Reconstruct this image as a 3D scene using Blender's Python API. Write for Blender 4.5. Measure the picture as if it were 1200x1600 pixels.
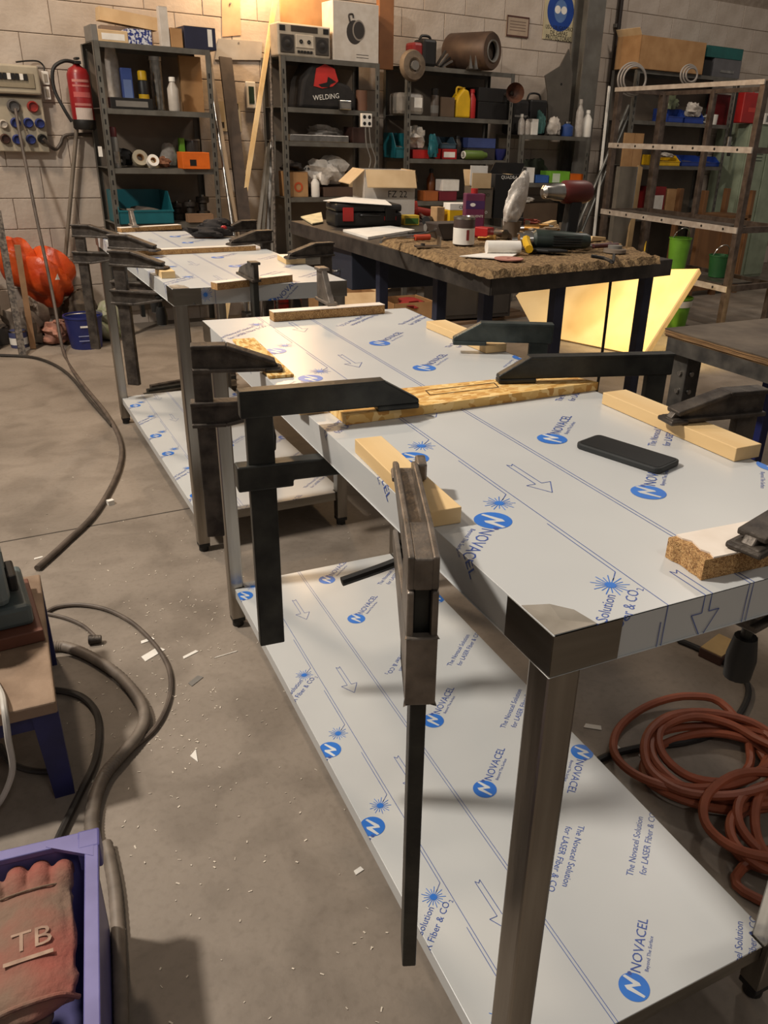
import bpy, bmesh, math, random
from mathutils import Vector, Matrix
random.seed(7)
for o in list(bpy.data.objects): bpy.data.objects.remove(o)
scene = bpy.context.scene
C = scene.collection
PI = math.pi

# ---------------------------------------------------------------- camera
F, PITCH, ROLL, YAW = 1256.96, 0.444287, 0.034790, 0.472756      # focal length in pixels of the 1200x1600 frame
CAM = Vector((-0.41737, -0.53050, 1.33403)); PX, PY = 663.35, 814.74
fw = Vector((math.sin(YAW)*math.cos(PITCH), math.cos(YAW)*math.cos(PITCH), -math.sin(PITCH)))
_r = Vector((math.cos(YAW), -math.sin(YAW), 0)); _u = _r.cross(fw)
RT = math.cos(ROLL)*_r + math.sin(ROLL)*_u; UP = -math.sin(ROLL)*_r + math.cos(ROLL)*_u
cam_data = bpy.data.cameras.new('camera'); cam = bpy.data.objects.new('camera', cam_data); C.objects.link(cam)
cam_data.sensor_fit = 'HORIZONTAL'; cam_data.sensor_width = 36; cam_data.lens = F*36/1200
cam_data.shift_x = (600-PX)/1200; cam_data.shift_y = (PY-800)/1200; cam_data.clip_start = 0.02
cam.matrix_world = Matrix(((RT.x, UP.x, -fw.x, CAM.x), (RT.y, UP.y, -fw.y, CAM.y), (RT.z, UP.z, -fw.z, CAM.z), (0, 0, 0, 1)))
scene.camera = cam

# ---------------------------------------------------------------- light and exposure
vs = scene.view_settings
vs.view_transform = 'Standard'; vs.look = 'None'; vs.gamma = 1; vs.use_curve_mapping = False; vs.exposure = 0.0
world = bpy.data.worlds.new('hall'); scene.world = world; world.use_nodes = True
world.node_tree.nodes['Background'].inputs[0].default_value = (1.0, 0.90, 0.80, 1)
world.node_tree.nodes['Background'].inputs[1].default_value = 0.16
def lamp(name, kind, loc, target, energy, color, size=0.5, spot=1.2, blend=.5):
    l = bpy.data.lights.new(name, kind); o = bpy.data.objects.new(name, l); C.objects.link(o)
    l.energy = energy; l.color = color; o.location = loc
    if kind == 'AREA': l.shape = 'DISK'; l.size = size
    elif kind == 'SPOT': l.spot_size = spot; l.spot_blend = blend; l.shadow_soft_size = size
    else: l.shadow_soft_size = size
    d = Vector(target)-Vector(loc); o.rotation_euler = d.to_track_quat('-Z', 'Y').to_euler()
    return o
lamp('high_bay_left', 'AREA', (-2.5, 2.0, 4.2), (0.5, 1.0, 0.3), 215, (1.0, 0.92, 0.82), 0.35)
lamp('warm_fill_far', 'AREA', (-1.0, 4.2, 4.6), (0.8, 4.6, 0.4), 95, (1.0, 0.80, 0.60), 0.4)  # added fill: carries the wall lamp's warm glow onto the far floor
lamp('high_bay_right', 'AREA', (4.4, 3.4, 4.6), (3.8, 4.6, 0), 50, (1.0, 0.88, 0.76), 0.5)
lamp('high_bay_rear', 'AREA', (0.2, -2.2, 4.2), (0.5, 0.9, 0), 16, (1.0, 0.94, 0.88), 0.6)
lamp('wall_lamp', 'POINT', (1.46, 5.74, 2.50), (0, 0, 0), 46, (1.0, 0.64, 0.32), 0.10)
lamp('work_light', 'SPOT', (3.5, 1.75, 2.3), (3.66, 3.72, 0.36), 1100, (1.0, 0.74, 0.33), 0.05, 0.46, 1.0)

# ---------------------------------------------------------------- pixel -> place on a real plane
def ray(px, py): return fw + RT*((px-PX)/F) - UP*((py-PY)/F)
def onz(px, py, z=0.0):
    d = ray(px, py); return CAM + d*((z-CAM.z)/d.z)
WB = 0.103347                                   # direction of the rear wall
WD = Vector((math.cos(WB), math.sin(WB), 0)); WN = Vector((math.sin(WB), -math.cos(WB), 0)); WO = Vector((-0.1, 5.9, 0))
def onw(px, py, t=0.0):
    d = ray(px, py); P = CAM + d*((t-(CAM-WO).dot(WN))/d.dot(WN)); return (P-WO).dot(WD), P.z
def W(s, t, z=0.0): return WO + WD*s + WN*t + Vector((0, 0, z))
def proj(P):
    d = Vector(P)-CAM; z = d.dot(fw); return PX+F*d.dot(RT)/z, PY-F*d.dot(UP)/z
def zof(x, y, py):
    a, b = -1.0, 3.0
    for _ in range(40):
        m = (a+b)/2
        if proj((x, y, m))[1] > py: a = m
        else: b = m
    return (a+b)/2

# ---------------------------------------------------------------- materials
def lin(c): return tuple(((v/255)/12.92 if v/255 <= .04045 else ((v/255+.055)/1.055)**2.4) for v in c)+(1,)
MATS = {}
def mat(name, c, c2=None, rough=.55, metal=0.0, scale=18.0, detail=5.0, bump=0.0, bscale=None, stretch=None, trans=0.0, alpha=1.0, contrast=(.35, .65), emit=0, coat=0, spec=None):
    if name in MATS: return MATS[name]
    m = bpy.data.materials.new(name); m.use_nodes = True; nt = m.node_tree; b = nt.nodes['Principled BSDF']
    b.inputs['Roughness'].default_value = rough; b.inputs['Metallic'].default_value = metal
    if spec is not None: b.inputs['Specular IOR Level'].default_value = spec
    if coat: b.inputs['Coat Weight'].default_value = coat; b.inputs['Coat Roughness'].default_value = .12
    tc = nt.nodes.new('ShaderNodeTexCoord'); mp = nt.nodes.new('ShaderNodeMapping'); nt.links.new(tc.outputs['Object'], mp.inputs[0])
    if stretch: mp.inputs['Scale'].default_value = stretch
    if c2 is None: c2 = tuple(max(0, v*.86-2) for v in c)
    n = nt.nodes.new('ShaderNodeTexNoise'); n.inputs['Scale'].default_value = scale; n.inputs['Detail'].default_value = detail
    nt.links.new(mp.outputs[0], n.inputs['Vector'])
    r = nt.nodes.new('ShaderNodeValToRGB'); r.color_ramp.elements[0].position, r.color_ramp.elements[1].position = contrast
    r.color_ramp.elements[0].color = lin(c2); r.color_ramp.elements[1].color = lin(c)
    nt.links.new(n.outputs['Fac'], r.inputs[0]); nt.links.new(r.outputs[0], b.inputs['Base Color'])
    if bump:
        n2 = nt.nodes.new('ShaderNodeTexNoise'); n2.inputs['Scale'].default_value = bscale or scale*3; n2.inputs['Detail'].default_value = 6
        nt.links.new(mp.outputs[0], n2.inputs['Vector'])
        bp = nt.nodes.new('ShaderNodeBump'); bp.inputs['Strength'].default_value = bump; bp.inputs['Distance'].default_value = .01
        nt.links.new(n2.outputs['Fac'], bp.inputs['Height']); nt.links.new(bp.outputs[0], b.inputs['Normal'])
    if trans: b.inputs['Transmission Weight'].default_value = trans; b.inputs['IOR'].default_value = 1.2
    if alpha < 1: b.inputs['Alpha'].default_value = alpha
    if emit: nt.links.new(r.outputs[0], b.inputs['Emission Color']); b.inputs['Emission Strength'].default_value = emit
    MATS[name] = m; return m
def plain(c, rough=.5, metal=0.0):                      # a paint or plastic of one colour with slight unevenness
    return mat('paint_%d_%d_%d_%d_%d' % (*c, rough*100, metal*100), c, tuple(v*.9 for v in c), rough, metal, 9)
def chips(name, cols, scale, rough=.75, stretch=(1, 1, 1), bump=.3):       # strand board / chipboard: voronoi flakes
    m = bpy.data.materials.new(name); m.use_nodes = True; nt = m.node_tree; b = nt.nodes['Principled BSDF']; b.inputs['Roughness'].default_value = rough
    tc = nt.nodes.new('ShaderNodeTexCoord'); mp = nt.nodes.new('ShaderNodeMapping'); nt.links.new(tc.outputs['Object'], mp.inputs[0]); mp.inputs['Scale'].default_value = stretch
    nz = nt.nodes.new('ShaderNodeTexNoise'); nz.inputs['Scale'].default_value = scale*.5; nt.links.new(mp.outputs[0], nz.inputs['Vector'])
    mx = nt.nodes.new('ShaderNodeMix'); mx.data_type = 'RGBA'; mx.inputs['Factor'].default_value = .04; nt.links.new(mp.outputs[0], mx.inputs[6]); nt.links.new(nz.outputs['Color'], mx.inputs[7])
    vo = nt.nodes.new('ShaderNodeTexVoronoi'); vo.inputs['Scale'].default_value = scale; nt.links.new(mx.outputs[2], vo.inputs['Vector'])
    r = nt.nodes.new('ShaderNodeValToRGB'); r.color_ramp.interpolation = 'CONSTANT'
    while len(r.color_ramp.elements) < len(cols): r.color_ramp.elements.new(.5)
    for i, c in enumerate(cols): r.color_ramp.elements[i].position = i/len(cols); r.color_ramp.elements[i].color = lin(c)
    sp = nt.nodes.new('ShaderNodeSeparateColor'); nt.links.new(vo.outputs['Color'], sp.inputs[0]); nt.links.new(sp.outputs[0], r.inputs[0]); nt.links.new(r.outputs[0], b.inputs['Base Color'])
    bp = nt.nodes.new('ShaderNodeBump'); bp.inputs['Strength'].default_value = bump; bp.inputs['Distance'].default_value = .003
    nt.links.new(sp.outputs[1], bp.inputs['Height']); nt.links.new(bp.outputs[0], b.inputs['Normal'])
    MATS[name] = m; return m
FILM = mat('protective_film', (199, 200, 198), (190, 191, 190), .30, 0, 3, 3, .03, 6, spec=.6)
FILMW = plain((214, 216, 216), .3)
INK = mat('film_ink', (66, 92, 162), (58, 82, 152), .35); INKB = mat('film_logo_ink', (52, 118, 205), (46, 108, 195), .35)
STEEL = mat('brushed_stainless', (165, 160, 152), (138, 132, 124), .30, 1.0, 30, 3, .05, 60, (1, 1, .08))
STEELD = mat('stainless_apron', (150, 146, 138), (125, 120, 112), .28, 1.0, 25, 3, .04, 60, (.1, .1, 1))
CAST = mat('cast_iron', (92, 84, 76), (58, 52, 48), .50, .55, 30, 6, .25, 80)
CASTG = mat('worn_forged_steel', (142, 132, 122), (104, 96, 88), .42, .65, 25, 6, .2, 70)
DARK = mat('dark_clamp_steel', (62, 62, 58), (40, 41, 40), .42, .5, 20, 6, .08, 60)
DARKG = mat('blue_grey_clamp_steel', (74, 82, 80), (50, 58, 58), .45, .5, 20, 6, .1, 60)
PLAST = plain((26, 25, 24), .5)
RUBBER = mat('black_rubber', (38, 36, 34), (24, 23, 22), .6)
PINE = mat('pine', (232, 205, 158), (214, 178, 122), .6, 0, 6, 4, .1, 40, (1, .12, 1))
PINEX = mat('pine_across', (232, 205, 158), (214, 178, 122), .6, 0, 6, 4, .1, 40, (.12, 1, 1))
OSB = chips('strand_board', [(222, 180, 108), (205, 156, 82), (236, 202, 138), (190, 138, 68), (228, 190, 120)], 60, .7, (1, 3.2, 1))
CHIP = chips('chipboard_core', [(176, 132, 82), (138, 96, 54), (206, 166, 112), (120, 84, 48), (190, 150, 96)], 330, .85)
MELA = mat('white_melamine', (238, 226, 212), (226, 212, 196), .4)
SHELFM = mat('grey_shelf_paint', (104, 101, 94), (84, 80, 73), .5, .1, 10)
BACKSHADE = mat('shaded_wall_tone', (120, 108, 95), (104, 92, 80), .6, .1, 4)  # taupe with the shade on the wall behind the shelves painted in
CARD = mat('cardboard', (176, 136, 92), (158, 118, 76), .8, 0, 8)
CARDP = mat('pale_cardboard', (206, 178, 138), (190, 160, 120), .8, 0, 8)
WHITEB = mat('white_carton', (206, 198, 188), (194, 184, 172), .6)
PAPER = mat('paper', (232, 228, 220), (222, 216, 206), .7)
CLEAR = mat('clear_plastic', (214, 206, 196), (190, 180, 170), .18, 0, 25, 5, .5, 40, alpha=.55)
BAGW = mat('crumpled_polythene', (214, 206, 196), (180, 172, 162), .35, 0, 20, 6, .8, 26)
RED = plain((176, 36, 34), .4); BLUE = plain((38, 66, 150), .4); YEL = plain((226, 180, 28), .45); BLACK = plain((24, 22, 21), .5)
TEAL = plain((22, 96, 106), .45); ORANGE = plain((222, 106, 24), .5); GREEN = plain((116, 176, 50), .5); NAVY = plain((30, 38, 96), .45)
SILVER = mat('bright_metal', (190, 186, 180), (150, 146, 140), .28, 1.0, 20)
GREYP = plain((122, 118, 112), .5); CREAM = plain((198, 184, 156), .5)

# ---------------------------------------------------------------- mesh helpers
class MB:
    def __init__(s): s.v = []; s.f = []; s.m = []
    def add(s, v, f, mi=0, X=None):
        o = len(s.v)
        s.v += [tuple(X @ Vector(p)) if X else tuple(p) for p in v]
        s.f += [tuple(i+o for i in q) for q in f]; s.m += [mi]*len(f); return s
    def b(s, x0, x1, y0, y1, z0, z1, mi=0, X=None):
        v = [(x, y, z) for z in (z0, z1) for y in (y0, y1) for x in (x0, x1)]
        return s.add(v, [(0, 2, 3, 1), (4, 5, 7, 6), (0, 1, 5, 4), (2, 6, 7, 3), (0, 4, 6, 2), (1, 3, 7, 5)], mi, X)
    def beam(s, p0, p1, w, h, mi=0, up=(0, 0, 1)):            # square bar between two points
        p0, p1 = Vector(p0), Vector(p1); d = (p1-p0); L = d.length; d.normalize(); u = Vector(up)
        if abs(d.dot(u)) > .98: u = Vector((1, 0, 0))
        a = d.cross(u).normalized(); c = a.cross(d).normalized()
        v = [p0+a*(i*w/2)+c*(j*h/2) for i, j in ((-1, -1), (1, -1), (1, 1), (-1, 1))]+[p1+a*(i*w/2)+c*(j*h/2) for i, j in ((-1, -1), (1, -1), (1, 1), (-1, 1))]
        return s.add(v, [(3, 2, 1, 0), (4, 5, 6, 7), (0, 1, 5, 4), (1, 2, 6, 5), (2, 3, 7, 6), (3, 0, 4, 7)], mi)
    def cyl(s, p0, p1, r0, r1=None, n=16, mi=0):
        p0, p1 = Vector(p0), Vector(p1); r1 = r0 if r1 is None else r1; d = (p1-p0).normalized()
        u = Vector((0, 0, 1)) if abs(d.z) < .9 else Vector((1, 0, 0)); a = d.cross(u).normalized(); c = d.cross(a)
        v = []
        for P, r in ((p0, r0), (p1, r1)):
            for k in range(n): t = 2*PI*k/n; v.append(P+a*(r*math.cos(t))+c*(r*math.sin(t)))
        f = [(k, (k+1) % n, n+(k+1) % n, n+k) for k in range(n)]+[tuple(range(n-1, -1, -1)), tuple(range(n, 2*n))]
        return s.add(v, f, mi)
    def lathe(s, prof, n=20, mi=0, X=None, cap=True):
        v = []; f = []
        for r, z in prof:
            for k in range(n): t = 2*PI*k/n; v.append((r*math.cos(t), r*math.sin(t), z))
        for i in range(len(prof)-1):
            for k in range(n): f.append((i*n+k, i*n+(k+1) % n, (i+1)*n+(k+1) % n, (i+1)*n+k))
        if cap:
            f.append(tuple(range(n-1, -1, -1))); f.append(tuple((len(prof)-1)*n+k for k in range(n)))
        return s.add(v, f, mi, X)
    def tube(s, pts, r, n=8, mi=0, smooth=True, sub=6, closed=False, ribs=0):
        P = [Vector(p) for p in pts]
        if smooth and len(P) > 2:
            Q = []; m = len(P)
            rng = range(m) if closed else range(m-1)
            for i in rng:
                a = P[(i-1) % m] if closed or i > 0 else P[0]; b_ = P[i]; c = P[(i+1) % m]; d = P[(i+2) % m] if closed or i+2 < m else P[-1]
                for k in range(sub):
                    t = k/sub; Q.append(.5*((2*b_)+(c-a)*t+(2*a-5*b_+4*c-d)*t*t+(3*b_-a-3*c+d)*t**3))
            if not closed: Q.append(P[-1])
            P = Q
        v = []; f = []; m = len(P); prev = None
        for i, p in enumerate(P):
            d = (P[(i+1) % m]-P[i-1]) if closed else (P[min(i+1, m-1)]-P[max(i-1, 0)])
            if d.length < 1e-9: d = Vector((0, 0, 1))
            d.normalize()
            if prev is None: u = Vector((0, 0, 1)) if abs(d.z) < .9 else Vector((1, 0, 0)); a = d.cross(u).normalized()
            else: a = (prev-d*prev.dot(d)).normalized()
            prev = a; c = d.cross(a); rr = r*(1+ribs*(i % 2))
            for k in range(n): t = 2*PI*k/n; v.append(p+a*(rr*math.cos(t))+c*(rr*math.sin(t)))
        for i in range(m if closed else m-1):
            j = (i+1) % m
            for k in range(n): f.append((i*n+k, i*n+(k+1) % n, j*n+(k+1) % n, j*n+k))
        if not closed: f.append(tuple(range(n-1, -1, -1))); f.append(tuple((m-1)*n+k for k in range(n)))
        return s.add(v, f, mi)
    def prism(s, poly, a0, a1, axis='y', mi=0, X=None):         # polygon extruded along an axis
        mk = {'y': lambda p, c: (p[0], c, p[1]), 'z': lambda p, c: (p[0], p[1], c), 'x': lambda p, c: (c, p[0], p[1])}[axis]
        n = len(poly); v = [mk(p, a0) for p in poly]+[mk(p, a1) for p in poly]
        f = [tuple(range(n)), tuple(range(2*n-1, n-1, -1))]+[(k, n+k, n+(k+1) % n, (k+1) % n) for k in range(n)]
        return s.add(v, f, mi, X)
    def blob(s, c, r, amp=.18, seed=0, nu=18, nv=11, mi=0, flat=0, X=None):      # crumpled or lumpy closed form
        rd = random.Random(seed); ph = [(rd.uniform(1, 4), rd.uniform(1, 4), rd.uniform(1, 4), rd.uniform(0, 6)) for _ in range(7)]
        v = []; f = []
        for j in range(nv+1):
            th = PI*j/nv
            for i in range(nu):
                a = 2*PI*i/nu; d = Vector((math.sin(th)*math.cos(a), math.sin(th)*math.sin(a), math.cos(th)))
                k = 1+amp*sum(math.sin(q[0]*d.x*2+q[1]*d.y*2+q[2]*d.z*2+q[3]) for q in ph)/3
                z = d.z*r[2]*k
                if flat: z = max(z, -r[2]*flat)
                v.append((c[0]+d.x*r[0]*k, c[1]+d.y*r[1]*k, c[2]+z))
        for j in range(nv):
            for i in range(nu): f.append((j*nu+i, (j+1)*nu+i, (j+1)*nu+(i+1) % nu, j*nu+(i+1) % nu))
        return s.add(v, f, mi, X)
    def build(s, name, mats, parent=None, smooth=False, bevel=0, loc=None, rz=None):
        me = bpy.data.meshes.new(name); me.from_pydata(s.v, [], s.f)
        for m in (mats if isinstance(mats, (list, tuple)) else [mats]): me.materials.append(m)
        if any(s.m): me.polygons.foreach_set('material_index', s.m)
        bm = bmesh.new(); bm.from_mesh(me)
        bmesh.ops.remove_doubles(bm, verts=bm.verts, dist=1e-6); bmesh.ops.recalc_face_normals(bm, faces=bm.faces); bm.to_mesh(me); bm.free()
        if smooth:
            me.polygons.foreach_set('use_smooth', [True]*len(me.polygons)); me.set_sharp_from_angle(angle=.7)
        o = bpy.data.objects.new(name, me); C.objects.link(o)
        if bevel:
            bv = o.modifiers.new('edge', 'BEVEL'); bv.width = bevel; bv.segments = 2; bv.limit_method = 'ANGLE'
        if parent: o.parent = parent
        if loc is not None: o.location = loc
        if rz is not None: o.rotation_euler = (0, 0, rz)
        return o
def fuse(o, voxel):                                             # melt the shells of one mesh into a single skin
    md = o.modifiers.new('fuse', 'REMESH'); md.mode = 'VOXEL'; md.voxel_size = voxel; md.use_smooth_shade = True
    sm = o.modifiers.new('soft', 'SMOOTH'); sm.factor = .6; sm.iterations = 5
    return o
def tag(o, label, cat, group=None, kind=None):
    if label: o['label'] = label
    if cat: o['category'] = cat
    if group: o['group'] = group
    if kind: o['kind'] = kind
    return o
def thing(name, label, cat, loc=(0, 0, 0), rz=0, group=None):
    o = bpy.data.objects.new(name, None); C.objects.link(o); o.location = loc; o.rotation_euler = (0, 0, rz); o.empty_display_size = .05
    return tag(o, label, cat, group)
_tc = {}
def text2d(body, size):
    if body not in _tc:
        cu = bpy.data.curves.new('t', 'FONT'); cu.body = body; cu.resolution_u = 2; cu.size = 1
        o = bpy.data.objects.new('t', cu); C.objects.link(o); bpy.context.view_layer.update()
        me = bpy.data.meshes.new_from_object(o.evaluated_get(bpy.context.evaluated_depsgraph_get()))
        _tc[body] = ([(v.co.x, v.co.y) for v in me.vertices], [tuple(p.vertices) for p in me.polygons])
        bpy.data.objects.remove(o); bpy.data.curves.remove(cu); bpy.data.meshes.remove(me)
    v, f = _tc[body]; return [(x*size, y*size) for x, y in v], f
def textw(body, size): v, f = text2d(body, size); return max(p[0] for p in v)-min(p[0] for p in v)
def lettering(parent, body, width, cx, y, cz, m, name='lettering', hs=1.0, X=None):     # flat print on a front face (local y = const)
    v, f = text2d(body, 1); x0 = min(p[0] for p in v); x1 = max(p[0] for p in v); k = width/(x1-x0); h = max(p[1] for p in v)*k*hs
    mb = MB(); mb.add([(cx-width/2+(p[0]-x0)*k, y, cz-h/2+p[1]*k*hs) for p in v], f, 0, X)
    me = mb.build(name, m, parent); return me
# ================================================================ the setting
def floor_material():
    m = bpy.data.materials.new('worn_concrete'); m.use_nodes = True; nt = m.node_tree; b = nt.nodes['Principled BSDF']; b.inputs['Roughness'].default_value = .62
    tc = nt.nodes.new('ShaderNodeTexCoord')
    def noise(s, d=6, dist=0):
        n = nt.nodes.new('ShaderNodeTexNoise'); n.inputs['Scale'].default_value = s; n.inputs['Detail'].default_value = d; n.inputs['Distortion'].default_value = dist
        nt.links.new(tc.outputs['Object'], n.inputs['Vector']); return n
    def ramp(n, a, ca, b_, cb):
        r = nt.nodes.new('ShaderNodeValToRGB'); r.color_ramp.elements[0].position = a; r.color_ramp.elements[1].position = b_
        r.color_ramp.elements[0].color = lin(ca); r.color_ramp.elements[1].color = lin(cb); nt.links.new(n.outputs['Fac'], r.inputs[0]); return r
    def mul(a, c, f):
        x = nt.nodes.new('ShaderNodeMix'); x.data_type = 'RGBA'; x.blend_type = 'MULTIPLY'; x.inputs['Factor'].default_value = f
        nt.links.new(a, x.inputs[6]); nt.links.new(c, x.inputs[7]); return x.outputs[2]
    base = ramp(noise(1.3), .35, (122, 111, 99), .68, (150, 138, 125))
    st = ramp(noise(5, 8, .6), .36, (150, 142, 132), .55, (255, 255, 255)); sp = ramp(noise(60, 4), .30, (190, 184, 176), .5, (255, 255, 255))
    o = mul(mul(base.outputs[0], st.outputs[0], .35), sp.outputs[0], .22); nt.links.new(o, b.inputs['Base Color'])
    bp = nt.nodes.new('ShaderNodeBump'); bp.inputs['Strength'].default_value = .18; bp.inputs['Distance'].default_value = .006
    nt.links.new(noise(45, 8).outputs['Fac'], bp.inputs['Height']); nt.links.new(bp.outputs[0], b.inputs['Normal']); return m
fl = tag(MB().b(-7, 11, -4, 8.5, -.12, 0).build('floor', floor_material()), None, None, None, 'structure')
a, b_ = onz(170, 817), onz(314, 791); d = (b_-a).normalized()
MB().beam(a-d*4+Vector((0, 0, .0002)), a+d*9+Vector((0, 0, .0002)), .007, .001).build('saw_cut_joint', mat('joint', (70, 62, 54), rough=.9), fl)
MORTAR = mat('mortar', (150, 136, 122), (132, 118, 104), .9, 0, 20)
BLOCK = mat('painted_block', (188, 175, 162), (170, 156, 142), .75, 0, 5, 6, .25, 40)
wall = tag(MB().b(-4, 12, .006, .20, 0, 3.6).build('wall_back', MORTAR, None, loc=WO, rz=WB), None, None, None, 'structure')
CH, CW, G = .195, .40, .004
bmesh_block = None
for row in range(14):
    z0 = .103+CH*(row-1)+.0
    for k in range(21):
        s0 = -.62+CW*k+(CW/2 if row % 2 else 0)
        if bmesh_block is None:
            o = MB().b(G/2, CW-G/2, 0, .03, G/2, CH-G/2).build('block', BLOCK, wall, bevel=.003); bmesh_block = o.data
        else:
            o = bpy.data.objects.new('block', bmesh_block); C.objects.link(o); o.parent = wall
            bv = o.modifiers.new('edge', 'BEVEL'); bv.width = .003; bv.segments = 1
        o.location = (s0, random.uniform(-.0015, .0015), z0)
# steel column and black riser pipe on the wall
s0, _ = onw(921, 0, .2); s1, _ = onw(948, 0, .2)
col = thing('steel_column', 'grey painted steel column standing against the block wall', 'column', W((s0+s1)/2, .11), WB)
w = (s1-s0)
COLM = mat('grey_column_paint', (112, 110, 104), (92, 88, 82), .5, .1, 6)
MB().b(-w/2, w/2, -.09, -.075, 0, 3.5).build('flange', COLM, col); MB().b(-w/2, w/2, .075, .09, 0, 3.5).build('flange', COLM, col); MB().b(-.012, .012, -.075, .075, 0, 3.5).build('web', COLM, col)
s0, _ = onw(971, 0, .04)
rp = thing('riser_pipe', 'thin black riser pipe fixed to the wall right of the grey column', 'pipe', W(s0, .04), WB)
MB().cyl((0, 0, 1.0), (0, 0, 3.5), .022).build('pipe', mat('brown_black_pipe', (44, 34, 28), rough=.5), rp, True)
for z in (1.5, 2.3): MB().b(-.03, .03, -.004, .035, z, z+.03).build('clip', GREYP, rp)

# ================================================================ stainless work tables
TW, TL, TH, AP, SH = .569, 1.56, .90, .050, .134
def film_print(parent, w, l, ap, du, dv, z, name='film_print'):
    bm = bmesh.new()
    def poly(pts, mi, h):
        vs_ = [bm.verts.new((x, y, h)) for x, y in pts]
        try: bm.faces.new(vs_).material_index = mi
        except ValueError: pass
    def seg(a, b, t=.0011, mi=0, h=0):
        a, b = Vector(a), Vector(b); d = (b-a); n = Vector((-d.y, d.x)).normalized()*t/2; poly([a-n, b-n, b+n, a+n], mi, h)
    def txt(s, size, x, y, ang, off=(0, 0), mi=0):
        v, f = text2d(s, size); c, q = math.cos(ang), math.sin(ang)
        vs_ = [bm.verts.new((x+c*(p[0]+off[0])-q*(p[1]+off[1]), y+q*(p[0]+off[0])+c*(p[1]+off[1]), 0)) for p in v]
        for fa in f:
            try: bm.faces.new([vs_[i] for i in fa]).material_index = mi
            except ValueError: pass
    def logo(x, y, ang):
        R = .0245; c, q = math.cos(ang), math.sin(ang); T = lambda px, py: (x+c*px-q*py, y+q*px+c*py)
        poly([T(R*math.cos(t*PI/16), R*math.sin(t*PI/16)) for t in range(32)], 1, 0)
        nn = [(-.013, -.017), (-.009, -.019), (-.002, .004), (.006, -.010), (.010, -.007), (.016, .017), (.012, .020), (.005, .002), (-.003, .015), (-.008, .010)]
        poly([T(*p) for p in nn], 2, .0002)
        txt('NOVACEL', .0235, x, y, ang, (.026, -.006)); txt('Beyond The Surface', .0085, x, y, ang, (.034, -.018))
        poly([T(.021+.004*math.cos(t), .010+.004*math.sin(t)) for t in (0, 1.05, 2.1, 3.14, 4.19, 5.24)], 0, .0001)
    def sol(x, y, ang):
        txt('The Novacel Solution', .0175, x, y, ang, (0, .012)); txt('for LASER Fiber & CO', .0175, x, y, ang, (.012, -.010)); txt('2', .011, x, y, ang, (.012+textw('for LASER Fiber & CO', .0175)+.002, -.014))
    A = .75
    Lx, L2x = .095+du, .219+du
    k0 = int(-2+dv/-.705)-1
    for k in range(-2, 5):
        V = .705*k+dv
        if V > l+.8 or V < -1.5: continue
        for vv in (.762, .526): logo(.033+du, V+vv, A+PI)
        sol(-.045+du, V+.200, A)
        for vv in (.757, .522): logo(.281+du, V+vv, A)
        sol(.392+du, V+.372, A+PI)
        for vv in (.212, .657-.0): sol(.425+du, V+vv, A)
        logo(.531+du, V+.530, A+PI)
        for j in range(3):                                     # dashes of the double line, the laser line and the burst
            s = V+.334+.235*j; x = Lx
            seg((x+.003, s-.06), (x+.003, s+.175)); seg((x-.003, s+.022), (x-.003, s+.158)); seg((x-.003, s+.022), (x-.018, s+.007))
            cx, cy = .068+du, s
            poly([(cx+.0065*math.cos(t*PI/6), cy+.0065*math.sin(t*PI/6)) for t in range(12)], 1, .0001)
            for t in range(18):
                r1 = .022 if t % 2 else .017; an = t*PI/9; seg((cx+.005*math.cos(an), cy+.005*math.sin(an)), (cx+r1*math.cos(an), cy+r1*math.sin(an)), .0012, 1)
        for j in range(2):
            s = V+.332+.3525*j; x = .155+du                      # outlined arrow pointing to the near end
            pts = [(x-.005, s), (x-.005, s-.078), (x-.020, s-.078), (x, s-.112), (x+.020, s-.078), (x+.005, s-.078), (x+.005, s), (x, s-.006), (x-.005, s)]
            for p, q in zip(pts, pts[1:]): seg(p, q, .0012)
    for x in (L2x-.003, L2x+.003): seg((x, -.3), (x, l+.3))
    def cut(co, no, clear=False):
        bmesh.ops.bisect_plane(bm, geom=bm.verts[:]+bm.edges[:]+bm.faces[:], plane_co=co, plane_no=no, clear_outer=clear)
    cut((-ap, 0, 0), (-1, 0, 0), True); cut((w+ap, 0, 0), (1, 0, 0), True); cut((0, -ap, 0), (0, -1, 0), True); cut((0, l+ap, 0), (0, 1, 0), True)
    for co, no in (((0, 0, 0), (1, 0, 0)), ((w, 0, 0), (1, 0, 0)), ((0, 0, 0), (0, 1, 0)), ((0, l, 0), (0, 1, 0))): cut(co, no)
    dead = [f for f in bm.faces if (lambda c: (c.x < 0 or c.x > w) and (c.y < 0 or c.y > l))(f.calc_center_median())]
    bmesh.ops.delete(bm, geom=dead, context='FACES')
    e = .0005
    for v in bm.verts:                                          # the sheet is folded: print past an edge runs down the apron
        x, y, h = v.co
        if x < -1e-7: v.co = (-e-h, y, z+x)
        elif x > w+1e-7: v.co = (w+e+h, y, z-(x-w))
        elif y < -1e-7: v.co = (x, -e-h, z+y)
        elif y > l+1e-7: v.co = (x, l+e+h, z-(y-l))
        else: v.co = (x, y, z+e+h)
    me = bpy.data.meshes.new(name); bm.to_mesh(me); bm.free()
    for m in (INK, INKB, FILMW): me.materials.append(m)
    o = bpy.data.objects.new(name, me); C.objects.link(o); o.parent = parent; return o
LEGW = .040
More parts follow.
